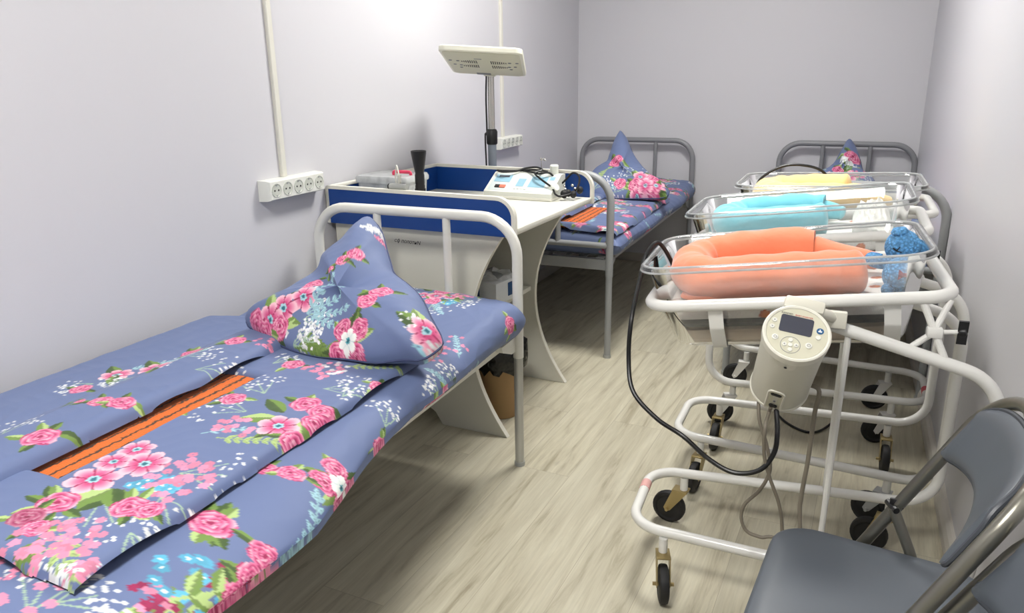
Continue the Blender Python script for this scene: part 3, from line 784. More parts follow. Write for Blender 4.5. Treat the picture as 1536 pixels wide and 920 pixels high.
# pillows: outlines laid out on the pillow's own leaning middle plane
def make_pillow(px_outline, p_base, lean, cpx, thick, painter, seed, label, group, na=420, nr=80, ground=None):
    A = Vector(p_base); ux = Vector((1, 0, 0)); uy = Vector((0, lean[0], lean[1])).normalized(); nrm = Vector((0, -lean[1], lean[0])).normalized()
    def hit(px, py):
        d = Vector(ray(px, py)); o = Vector(CP); t = (A-o)@nrm/(d@nrm); p = o+d*t-A
        return p@ux, p@uy
    O = np.array([hit(*p) for p in px_outline]); c = np.array(hit(*cpx))
    # smooth closed outline, resampled by angle about the centre
    pts = np.array([list(v) for v in smooth_path([Vector((p[0], p[1], 0)) for p in O], 10, True)])[:, :2]-c
    th = np.arctan2(pts[:, 1], pts[:, 0]); rad = np.hypot(pts[:, 0], pts[:, 1]); od = np.argsort(th)
    A_ = np.linspace(-PI, PI, na, endpoint=False); rr = np.interp(A_, th[od], rad[od], period=2*PI)
    S = np.linspace(0, 1, nr)**0.9
    verts = []; cols = []; faces = []
    def hitf(px, py):
        d = Vector(ray(px, py)); o = Vector(CP); off = thick*.8
        for k in range(6):
            A2 = A+nrm*off; t = (A2-o)@nrm/(d@nrm); q = o+d*t-A2; u_, v_ = q@ux, q@uy
            an = math.atan2(v_-c[1], u_-c[0]); rq = float(np.interp(an, th[od], rad[od], period=2*PI)); s_ = min(1, math.hypot(u_-c[0], v_-c[1])/rq)
            off = .5*off+.5*thick*math.sqrt(max(0, 1-s_**2.6))*min(1.15, max(.55, rq/rr.mean()))
        return u_, v_
    for side in (1, -1):
        aa, ss = np.meshgrid(A_, S, indexing='ij'); rho = ss*rr[:, None]
        u = c[0]+rho*np.cos(aa); v = c[1]+rho*np.sin(aa)
        dist = (1-ss)*rr[:, None]
        h = thick*np.sqrt(np.clip(1-ss**2.6, 0, 1))*np.clip(rr[:, None]/rr.mean(), .55, 1.15)
        # fold ridges running from the corners
        h = h+(wrinkle(u, v, seed+side, .0035, 9.0)+.004*np.sin(aa*17+3*np.sin(aa*3))*ss**3)*ss**1.2*np.clip(dist/.05, 0, 1)
        if side < 0: h = h*1.0
        P = np.array(A)[None, None, :]+u[..., None]*np.array(ux)+v[..., None]*np.array(uy)+(side*h)[..., None]*np.array(nrm)
        cl = Cloth(u.ravel(), v.ravel(), seed); cl.k = .9; painter(cl, hitf)
        F = grid_faces(na, nr, wrap_i=True)
        if side < 0: F = F[:, ::-1]
        faces.append(F+len(verts)*na*nr); verts.append(P.reshape(-1, 3)); cols.append(cl.c)
    P = np.concatenate(verts); 
    if ground is not None: P[:, 2] = np.maximum(P[:, 2], ground)
    me = np_mesh('pillow', P, np.concatenate(faces), np.concatenate(cols))
    o = link('pillow', me, M['fabric'], None, True, True, 85)
    b = B(); rim = [A+ux*float(c[0]+rr[k]*math.cos(A_[k]))+uy*float(c[1]+rr[k]*math.sin(A_[k])) for k in range(0, na, 4)]
    if ground is not None: rim = [Vector((p.x, p.y, max(p.z, ground+.004))) for p in rim]
    ctr = sum(rim, Vector())/len(rim); base = Vector((ctr.x, ctr.y, min(p.z for p in rim)))
    o.data.transform(Matrix.Translation(-base)); o.location = base
    b.tube([p-base for p in rim], .0035, closed=True, n=6); s = b.obj('piping', M['seam'], o, False)
    return tag(o, label, 'pillow', group)
M['seam'] = simple('dark_blue_seam', (58, 68, 104), .7)
def pp_near(cl, hit):
    H = hit
    x, y = H(410, 480); 
    for q in ((440, 440), (400, 500), (455, 480)): cl.spray(*H(*q), .3, .07)
    for i in range(6): cl.leaf(x, y, i*1.05, .09, .035, *((GREEN_D, GREEN_M) if i % 2 else (GREEN_M, GREEN_L)))
    for q, r in (((455, 445), .04), ((425, 462), .045), ((405, 480), .045), ((385, 488), .035), ((470, 428), .03), ((420, 490), .03), ((400, 505), .03)): cl.bloom(*H(*q), r) if r > .037 else cl.rose(*H(*q), r, 1)
    for k in (0, .5, -.5, 1.0): cl.sprig(*H(460, 470), .2+k, .11, AQUA, .022, 6)
    for q in ((445, 505), (440, 520), (455, 512)): cl.sprig(*H(*q), -.2, .10, GREEN_M, .03, 5); cl.spray(*H(*q), .5, .05)
    cl.pair(*H(523, 385), 1.05, .026)
    cl.sprig(*H(558, 350), 2, .03, WHITE, .016, 3); cl.florets(*H(560, 345), .028, 16, .009, WHITE); cl.rose(*H(572, 362), .014, 0)
    cl.pair(*H(560, 442), 1.3, .033); cl.rose(*H(550, 432), .001, 0)
    cl.wreath(*H(522, 512), .058)
    x, y = H(640, 497); cl.leaf(x, y, 2.9, .09, .04); cl.leaf(x, y, 2.4, .08, .035, GREEN_M, GREEN_L); cl.florets(x+.02, y-.045, .035, 12, .008, C3(160, 210, 226)); cl.bloom(x, y, .05, 8)
    cl.florets(*H(615, 478), .03, 16, .0045, WHITE); cl.florets(*H(650, 518), .02, 10, .005, WHITE)
near_out = [(370, 484), (395, 468), (425, 450), (462, 424), (480, 410), (488, 392), (505, 378), (530, 355), (548, 337), (558, 331), (566, 338), (574, 352), (580, 375), (586, 395), (592, 412), (612, 428), (632, 448), (648, 480), (664, 512), (656, 526), (632, 540), (605, 540), (560, 545), (520, 541), (470, 538), (425, 520), (392, 503)]
make_pillow(near_out, atz(520, 541, .628), (.46, .27), (525, 465), .080, pp_near, 5, 'blue floral pillow standing on its corner on the near bed', 'floral pillows', ground=.627)
def pp_far(cl, hit):
    x, y = hit(968, 278); cl.spray(x, y+.12, 1.5, .09); cl.spray(x-.12, y-.02, 3, .1); cl.bouquet(x, y, .13); cl.rose(*hit(924, 243), .05, 3); cl.rose(*hit(930, 275), .04, 2)
    cl.sprig(*hit(895, 275), 1.5, .14, GREEN_L, .03); cl.sprig(*hit(885, 270), 2.0, .14, GREEN_L, .03); cl.spray(*hit(890, 285), 1, .1); cl.sprig(*hit(948, 222), -.9, .1)
far_out = [(868, 288), (880, 272), (893, 256), (909, 246), (914, 236), (919, 222), (924, 210), (928, 203), (931, 199), (936, 204), (942, 213), (950, 232), (962, 249), (974, 261), (985, 274), (997, 281), (1004, 287), (1000, 295), (985, 298), (960, 298), (925, 299), (895, 299), (875, 297)]
make_pillow(far_out, atz(935, 299, .628), (.46, .27), (935, 268), .080, pp_far, 9, 'blue floral pillow standing on its corner on the far left bed', 'floral pillows', 260, 50, ground=.627)
def pp_right(cl, hit):
    cl.rose(*hit(1279, 234), .055, 4); cl.florets(*hit(1263, 246), .06, 18, .016, WHITE); x, y = hit(1258, 268); cl.bouquet(x, y, .12, True); cl.spray(*hit(1270, 255), 1, .08)
right_out = [(1200, 281), (1216, 272), (1234, 259), (1249, 248), (1257, 237), (1264, 225), (1269, 216), (1274, 212), (1279, 216), (1285, 227), (1290, 240), (1294, 256), (1302, 266), (1314, 279), (1300, 288), (1260, 291), (1220, 289)]
make_pillow(right_out, atz(1260, 291, .628), (.46, .27), (1262, 264), .075, pp_right, 13, 'blue floral pillow with one pink rose on the far right bed', 'floral pillows', 240, 44, ground=.627)
# ------------------------------------------------------------------ wall sockets and ducts
def socket_strip(y0, y1, z0, z1, label, n=5):
    yc = (y0+y1)/2; L = y1-y0; t = thing('socket_strip', label, 'socket strip', (XL, yc, z0), 0, 'white wall socket strips')
    d = 0.046; zc = (z0+z1)/2; h = z1-z0
    b = B(); b.loft([[(XL+x, y, zc+z) for x, y, z in ((dx, y0+i, -h/2+i*.6), (dx, y1-i, -h/2+i*.6), (dx, y1-i, h/2-i*.6), (dx, y0+i, h/2-i*.6))] for dx, i in ((0.0005, 0.0), (d-.012, 0.002), (d-.003, .006), (d, .010))])
    b.obj('housing', M['socket'], t, True, True, 25)
    for k in range(n):
        y = y0+L*(k+.5)/n*0.94+L*.03
        mt = frame((XL+d, y, zc), (0, 1, 0), (0, 0, 1), (1, 0, 0))
        b = B(); b.lathe([(.0235, .0001), (.0235, .0022), (.0215, .0022), (.0195, .0006), (.0005, .0006)], mt, 28)
        o = b.obj('socket', M['socket_recess'], t)
        for s in (-1, 1):
            c = B(); c.lathe([(.0032, .0007), (.0032, .0012), (.0001, .0012)], mt @ T(s*.0095, 0, 0), 12); c.obj('pin_hole', M['hole'], o)
            c = B(); c.box((0, s*.0175, .0016), (.006, .004, .002), mt); c.obj('earth_clip', M['zinc'], o)
    return t
socket_strip(1.985, 2.290, .905, .975, 'white five-way socket strip on left wall above near pillow')
socket_strip(3.86, 4.165, .908, .972, 'white five-way socket strip on left wall behind the phototherapy lamp pole')
def duct(y, z0, label):
    b = B(); P = [(0.0003, -.0125), (.010, -.0125), (.0125, -.010), (.0125, .010), (.010, .0125), (.0003, .0125)]
    b.loft([[(XL+a, y+c, z) for a, c in P] for z in (z0, ZC)])
    o = solo(b.obj('cable_duct', M['duct'], None, True, True, 25), (XL, y, z0)); return tag(o, label, 'cable duct', 'vertical cable ducts')
duct(2.113, .9755, 'cream cable duct rising from the socket strip above the near bed')
duct(3.965, .9725, 'cream cable duct rising behind the phototherapy lamp')

# ------------------------------------------------------------------ changing table
DK = (-1.392, 2.722, 0); DR = -2.0
dm = Matrix.Translation(DK) @ RZ(DR)
def dl(x, y, z): return tuple(dm @ Vector((x, y, z)))
desk = thing('changing_table', 'cream and blue changing table against the left wall between the beds', 'changing table', DK, DR)
HY = .388
b = B(); b.box((.002, 0, .7885), (.780, 2*HY-.04, .023), None, .004); b.obj('table_top', M['desk'], desk, False)
def guard(path, y, name, yt):
    # path in (a, z), a along the guard
    def panel(P, y, th): return None
# near and far guards stand along x, the wall guard along y
def guard_x(y, name):
    P = fillet([(-.388, 0, .772), (-.388, 0, .905), (.385, 0, .899), (.385, 0, .772)], [0, .004, .065, 0], 8)
    b = B(); b.loft([[(p.x, y+s*.008, p.z) for p in P] for s in (-1, 1)]); g = b.obj(name, M['desk_blue'], desk, False, True, 30)
    b = B(); rows = []
    for i, p in enumerate(P):
        a = P[max(i-1, 0)]; c = P[min(i+1, len(P)-1)]; t = (c-a).normalized(); n = Vector((-t.z, 0, t.x)); n = n if i else Vector((-1, 0, 0))
        n = -n if (n.x*(p.x)+n.z*(p.z-.8)) < 0 else n
        q0, q1 = p+n*.0095, p-n*.003
        rows.append([(q0.x, y-.0105, q0.z), (q0.x, y+.0105, q0.z), (q1.x, y+.0105, q1.z), (q1.x, y-.0105, q1.z)])
    b.loft(rows); b.obj('edge_band', M['desk_edge'], g, False, True, 40)
guard_x(-HY+.002, 'side_guard'); guard_x(HY-.002, 'side_guard')
b = B(); b.box((-.380, 0, .8375), (.016, 2*HY-.024, .131)); g = b.obj('wall_guard', M['desk_blue'], desk, False, False)
b = B(); b.box((-.380, 0, .9085), (.021, 2*HY-.024, .013), None, .003); b.obj('edge_band', M['desk_edge'], g, False)
def leg_panel(y):
    P = [(-.383, .7765), (-.383, .001), (-.285, .001), (-.275, .02), (-.24, .06), (-.17, .09), (-.09, .095), (-.02, .08), (.03, .05), (.06, .001)]
    for k in range(25):
        z = .001+.7755*k/24; P.append((.193+.145*((z-.388)/.388)**2, z))
    b = B(); b.loft([[(x, y+s*.009, z) for x, z in P] for s in (-1, 1)]); o = b.obj('leg_panel', M['desk'], desk, False, True, 30)
    b = B(); rows = []
    for k in range(25):
        z = .001+.7755*k/24; x = .193+.145*((z-.388)/.388)**2
        rows.append([(x-.001, y-.0105, z), (x+.003, y-.0105, z), (x+.003, y+.0105, z), (x-.001, y+.0105, z)])
    b.loft(rows); b.obj('edge_band', M['desk_edge'], o, False, True, 40)
leg_panel(-HY+.028); leg_panel(.22)
b = B(); b.box((-.1, -.07, .42), (.56, .55, .018)); b.obj('shelf', M['desk'], desk, False, False)
tp0 = dm.inverted() @ Vector(aty(610, 363, 2.352)); mt = dm @ frame((tp0.x, -HY+.0185, tp0.z), (1, 0, -.03), (0, 0, 1), (0, -1, 0))
o = text('\u0441\u0444 \u043f\u043e\u043b\u043e\u0442\u043dN', .020, M['ink'], mt, desk, 'inventory_marking', shear=.25)
o['label'] = 'handwritten black marking'
# things under and on the table
SHZ = .429
t = thing('cardboard_pack', 'white and blue pack lying on the shelf under the changing table', 'pack', (-1.285, 2.70, SHZ), -8)
b = B(); b.box((0, 0, .046), (.17, .20, .09), None, .008); b.obj('carton', M['box_white'], t, False)
b = B(); b.box((.01, -.01, .0935), (.10, .10, .003)); b.box((-.02, -.1012, .055), (.05, .0015, .05)); b.box((.0862, .02, .05), (.0015, .07, .055)); b.obj('printed_panel', M['box_blue'], t, False, False)
b = B(); b.loft([[(.09*k*math.cos(a*PI/9)+(.0 if j < 2 else 0), .095*k*math.sin(a*PI/9), z+(.007*math.sin(a*2.3) if j else 0)) for a in range(18)] for j, (k, z) in enumerate(((1.0, .0925), (.9, .103), (.55, .108), (.1, .106)))]); b.obj('plastic_wrap', M['bin_box'], t, False)
t = thing('waste_bin', 'brown cardboard waste bin with black bag under the changing table', 'bin', (-1.185, 2.545, 0), 0)
b = B(); b.lathe([(.075, .002), (.085, .12), (.098, .255), (.095, .255), (.082, .12), (.072, .012), (.001, .012)], T(-1.185, 2.545, 0), 28); b.obj('drum', M['card'], t)
b = B(); rows = []
for j, (r, z) in enumerate(((.090, .235), (.101, .20), (.106, .225), (.108, .262), (.104, .30), (.085, .325), (.05, .30), (.01, .27))):
    rows.append([(-1.185+r*(1+.06*math.sin(k*5+j))*math.cos(k*PI/16), 2.545+r*(1+.06*math.sin(k*3+j*2))*math.sin(k*PI/16), z+.014*math.sin(k*2.1+j)) for k in range(32)])
b.loft(rows); b.obj('bin_bag', M['bag_black'], t)
TOP = .8003
# translucent box
cx, cy = -1.637, 2.552
t = thing('storage_box', 'translucent lidded storage box with pink handle on the changing table', 'storage box', (cx, cy, TOP), DR)
b = B(); b.loft([[(x*k, y*k, z) for x, y in rrect(.112, .095, .03)] for k, z in ((.90, .001), (.93, .008), (1.0, .118), (.98, .118), (.91, .012))], True, True); b.obj('box_body', M['bin_box'], t, False)
b = B(); b.loft([[(x*k, y*k, z) for x, y in rrect(.116, .100, .032)] for k, z in ((1.0, .112), (1.02, .116), (1.02, .128), (.97, .138), (.90, .139), (.3, .136))]); b.obj('lid', M['bin_box'], t, False)
b = B(); b.tube(fillet([(.02, -.02, .137), (.02, -.02, .150), (.098, -.02, .150), (.098, -.02, .137)], .01), .0065, flat=.8); b.obj('lid_handle', M['pink'], t, False)
b = B()
for k in range(4): b.box((-.066+k*.044, -.002, .03), (.036, .13, .045), T(0, 0, 0), .006)
b.obj('contents', M['box_white'], t, False)
# torch-like black stand
o = B(); o.lathe([(.017, 0), (.018, .004), (.018, .12), (.0165, .125), (.0175, .13), (.0175, .158), (.016, .165), (.0185, .18), (.0275, .235), (.0285, .245), (.0265, .246), (.024, .238), (.001, .236)], T(-1.427, 2.405, TOP), 24)
t = thing('torch', 'black flared torch standing upright beside the storage box', 'torch', (-1.427, 2.405, TOP), 0); o.obj('torch_body', M['black'], t)
b = B()
for k in range(10): b.tube([(-1.427+.0187*math.cos(k*PI/5), 2.405+.0187*math.sin(k*PI/5), TOP+.02), (-1.427+.0187*math.cos(k*PI/5), 2.405+.0187*math.sin(k*PI/5), TOP+.11)], .0012, n=6)
b.obj('grip_ribs', M['rubber'], t)
# small probe with a looped cable lying on the near guard
px_, py_, pz_ = -1.49, 2.353, .9205
t = thing('handheld_probe', 'small grey probe with looped pale cable lying on the near guard', 'probe', (px_, py_, pz_-.012), 0)
b = B(); b.lathe([(.002, -.035), (.010, -.033), (.0125, -.02), (.0125, .012), (.010, .022), (.012, .030), (.0125, .040), (.004, .043)], frame((px_, py_, pz_), (0, 1, 0), (0, 0, 1), (1, 0, 0)), 18); b.obj('probe_head', M['probe_grey'], t)
b = B(); b.lathe([(.0105, 0), (.0105, .003), (.001, .003)], frame((px_-.035, py_, pz_), (0, 1, 0), (0, 0, 1), (-1, 0, 0)), 16); b.obj('probe_tip', M['hole'], t)
b = B(); b.tube(smooth_path([(px_+.005, py_+.0, pz_+.010), (px_-.0, py_+.012, pz_+.04), (px_-.018, py_+.03, pz_+.07), (px_-.034, py_+.05, pz_+.062), (px_-.045, py_+.06, pz_+.02), (px_-.045, py_+.065, pz_-.03)], 8), .0028, n=8)
for k in range(9):
    q = k/9; b.tube([(px_+.006-.004*q+.006*math.cos(a*PI/6), py_+.004+.006*q+.006*math.sin(a*PI/6), pz_+.012+.034*q) for a in range(12)], .0016, True, 6)
b.obj('probe_cable', M['duct'], t)
# monitor
mx_, my_ = -1.262, 2.995
t = thing('patient_monitor', 'pale sloping desktop monitor with blue panels on the changing table', 'monitor', (mx_, my_, TOP), -3)
b = B(); prof = [(-.078, .012), (-.078, .030), (.035, .098), (.075, .098), (.075, .012)]
b.loft([[(x, y, z) for y, z in prof] for x in (-.157, -.152, .152, .157)]); b.obj('case', M['monitor_case'], t, False, True, 30)
b = B(); b.box((0, -.002, .0065), (.318, .158, .013), None, .004); b.obj('base_tray', M['desk'], t, False)
sl = math.atan2(.068, .113)
fm = frame((0, -.0215, .0640), (1, 0, 0), (0, math.cos(sl), math.sin(sl)), (0, -math.sin(sl), math.cos(sl)))
def mp(name, x, y, w, h, mat, z=.0012):
    b = B(); b.box((x, y, z/2), (w, h, z), fm, 0); return b.obj(name, M[mat], t, False, False)
mp('overlay', 0, 0, .29, .112, 'panel_pale', .0008)
mp('display', -.098, .022, .075, .046, 'panel_blue', .0018); mp('indicator_window', -.098, .036, .05, .012, 'screen', .0026)
mp('panel_field', -.005, .0, .035, .05, 'panel_blue', .0016); mp('panel_field', .072, .008, .075, .07, 'panel_blue', .0016); mp('panel_field', .128, .035, .022, .022, 'panel_blue', .0016)
mp('push_button', -.105, -.032, .022, .016, 'black', .005); mp('push_button', -.080, -.032, .026, .016, 'red_btn', .005)
for k in range(4): mp('push_button', -.02+k*.016, -.04, .010, .008, 'button', .003)
b = B(); b.lathe([(.018, .097), (.0185, .132), (.015, .137), (.001, .137)], T(.118, .048, 0), 20); b.obj('probe_holder', M['monitor_case'], t, False)
b = B(); b.lathe([(.02, 0), (.021, .03), (.016, .036), (.001, .036)], T(.135, -.03, .042) @ RX(30) @ RY(60), 18); b.obj('printer_knob', M['monitor_case'], t, False)
mlm = Matrix.Translation((mx_, my_, TOP)) @ RZ(-3)
def ml(x, y, z): return tuple(mlm @ Vector((x, y, z)))
t = thing('clip_stand', 'small metal clip on a thin rod behind the monitor panel', 'clip', ml(.055, .055, .0985), 0)
b = B(); b.tube([(0, 0, 0), (0, 0, .055)], .0022, n=8); b.lathe([(.009, 0), (.009, .004), (.001, .005)], None, 14); b.obj('rod', M['chrome'], t, False)
b = B(); b.box((-.002, 0, .059), (.008, .008, .012), None, .002); b.tube([(0, 0, .058), (.014, 0, .063), (.02, .0, .052)], .0028, n=8); b.tube([(0, 0, .06), (.016, .004, .052)], .0022, n=8); b.obj('clip_jaw', M['chrome'], t, False)
b = B(); CB = [(.085, .055, .106), (.02, .045, .112), (-.05, .05, .104), (-.125, .045, .102), (-.14, .02, .106), (-.10, .0, .103), (-.05, .025, .106), (-.02, .05, .116), (.03, .055, .122), (.07, .03, .115), (.05, -.0, .104), (.09, -.03, .085), (.15, -.05, .055), (.17, -.06, .03), (.19, -.04, .02), (.235, .0, .04), (.24, .03, .09), (.20, .05, .105), (.15, .04, .06), (.11, .02, .104), (.07, -.0, .102), (.02, .03, .104), (-.04, .058, .104)]
b.tube(smooth_path([ml(*p) for p in CB], 9), .0042, n=8)
t = thing('monitor_cable', 'black coiled cable looped over the desktop monitor', 'cable', ml(0, .03, .1), 0); b.obj('cable_loop', M['cable_black'], t)
t = thing('electrode_set', 'bunch of black bulb electrodes by the far guard of the changing table', 'electrodes', dl(.33, .29, TOP), 0)
b = B(); g = random.Random(4)
for k in range(7):
    p = Vector(dl(.30+.06*g.random(), .25+.09*g.random(), TOP+.018+.022*g.random())); b.ball(p, .014, (1, 1, 1.15), None, 12, 8)
b.obj('suction_bulb', M['rubber'], t)
b = B()
for k in range(5):
    p = Vector(dl(.30+.06*g.random(), .24+.06*g.random(), TOP+.040+.018*g.random())); b.lathe([(.004, 0), (.0055, .004), (.0045, .009), (.001, .010)], align(p, (g.random()-.5, -.6, .7)), 10)
b.obj('metal_snap', M['chrome'], t)

# ------------------------------------------------------------------ phototherapy lamp
LP = (-1.505, 3.195)
t = thing('phototherapy_lamp', 'cream phototherapy lamp on a tall pole behind the changing table', 'lamp', (LP[0], LP[1], 0), 0)
lx, ly = LP
b = B(); b.box((lx, ly, .105), (.47, .045, .03), None, .012, 3); b.box((lx, ly-.10, .105), (.045, .24, .03), None, .012, 3); b.lathe([(.035, .118), (.034, .14), (.026, .15), (.024, .17)], T(lx, ly, 0), 20); b.obj('base', M['lamp'], t)
for cx_, cy_ in ((lx+.21, ly), (lx-.21, ly), (lx, ly-.195)):
    b = B(); b.box((cx_, cy_, .066), (.03, .026, .05), None, .006); b.tube([(cx_, cy_, .09), (cx_, cy_, .10)], .008, n=10); c = b.obj('caster', M['black'], t)
    b = B()
    for s in (-1, 1): b.lathe([(.012, -.009), (.030, -.008), (.0335, -.004), (.0335, .004), (.030, .008), (.012, .009)], frame((cx_+.012, cy_+s*.013, .0337), (1, 0, 0), (0, 0, 1), (0, -1, 0)), 18)
    b.obj('wheel', M['rubber'], c)
zc_ = aty(741, 205, ly)[2]
b = B(); b.tube([(lx, ly, .15), (lx, ly, zc_-.03)], .0195, n=18); b.obj('lower_pole', M['pole_grey'], t)
b = B(); b.lathe([(.022, zc_-.035), (.025, zc_-.03), (.026, zc_+.022), (.021, zc_+.032), (.016, zc_+.034)], T(lx, ly, 0), 20); b.obj('clamp_collar', M['black'], t)
b = B(); b.tube([(lx, ly, zc_-.02), (lx, ly, 1.318)], .0150, n=18); b.obj('chrome_pole', M['chrome'], t)
b = B(); b.tube(smooth_path([(lx-.012, ly-.02, 1.30), (lx-.02, ly-.012, 1.2), (lx-.021, ly-.008, 1.05), (lx-.027, ly-.014, zc_), (lx-.023, ly-.012, .8), (lx-.022, ly-.01, .5), (lx-.03, ly-.012, .15)], 6), .004, n=8); b.obj('power_lead', M['cable_black'], t)
fl, fr_ = Vector(aty(683, 111.5, ly-.02)), Vector(aty(788, 113, ly-.02))
fc = (fl+fr_)/2; nc = Vector(aty(719.5, 78, ly-.46)); 
ey = (nc-fc); Lh = ey.length; ey.normalize(); ex = Vector((1, 0, 0)); ex = (ex-ey*(ex@ey)).normalized(); ez = ex.cross(-ey)   # x right, y away
hm = frame((fc+nc)/2, ex, -ey, ez); W = .325
b = B(); b.loft([[(x, y, z) for x, y in rrect(W/2-i, Lh/2-i, .03-i*.5, 6)] for i, z in ((.004, .0), (.0, .004), (.0, .018), (.004, .023), (.018, .026))], mat=hm); hd = b.obj('lamp_head', M['lamp'], t)
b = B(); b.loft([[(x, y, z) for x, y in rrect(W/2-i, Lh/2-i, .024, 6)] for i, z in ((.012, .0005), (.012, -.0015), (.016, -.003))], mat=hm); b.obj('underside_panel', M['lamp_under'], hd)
b = B()
for sx in (-1, 1):
    for row, yy in ((0, .035), (1, -.055)):
        for k in range(8):
            ln = (.055, .055, .052, .05, .045, .036, .026, .018)[k]
            b.box((sx*(.030+k*.0085), yy+(.0 if row else .0), -.0034), (.0036, ln, .001), hm)
o = b.obj('vent_slots', M['hole'], hd, True, False)
b = B()
for sx in (-1, 1):
    for q in ((.105, .07), (.125, .01), (.135, -.07), (.105, -.065), (.10, .02)): b.lathe([(.007, -.0032), (.006, -.005), (.001, -.0055)], hm @ T(sx*q[0], q[1], 0), 12)
b.obj('led_lens', M['label_grey'], hd)
b = B(); b.box((-.022, Lh/2-.035, -.0036), (.062, .038, .001), hm); b.obj('rating_label', M['label_grey'], hd, True, False)
b = B(); b.box((-.02, -.115, -.0034), (.03, .010, .0008), hm); b.obj('maker_mark', M['label_grey'], hd, True, False)
b = B(); b.box((0, Lh/2+.004, .010), (.055, .03, .03), hm, .006); b.obj('hinge', M['lamp'], t)
# ------------------------------------------------------------------ bassinet carts
TR = 0.0138
def caster(cart, x, y, ang, mat, fr=0.05):
    """swivel caster under the base tube; ang = direction the wheel trails, degrees in the cart's frame"""
    a = R(ang); dx, dy = math.cos(a)*.042, math.sin(a)*.042
    b = B(); b.tube([(x, y, .158), (x, y, .118)], .0115, n=12)
    o = b.obj('caster', M['white_tube'], cart, False)
    ax = (dx/.042, dy/.042, 0); lat = (-ax[1], ax[0], 0)
    fm_ = frame((x, y, 0), ax, lat, (0, 0, 1))
    b = B(); b.box((.008, 0, .115), (.046, .036, .005), fm_, .001)
    for s in (-1, 1):
        b.loft([[(px, s*.0165+e, pz) for px, pz in ((-.014, .114), (.030, .114), (.054, .052), (.046, .040), (.034, .046))] for e in (-.0013, .0013)], mat=fm_)
    b.tube([(.042, -.027, .05), (.042, .027, .05)], .005, n=8, mat=fm_)
    b.obj('fork', mat, o, False, True, 25)
    b = B(); b.lathe([(.008, -.012), (.030, -.0115), (.034, -.010), (.040, -.0125), (.048, -.010), (.050, -.005), (.050, .005), (.048, .010), (.040, .0125), (.034, .010), (.030, .0115), (.008, .012)], fm_ @ frame((.042, 0, .05), (1, 0, 0), (0, 0, 1), (0, -1, 0)), 26)
    b.obj('wheel', M['rubber'], o, False)
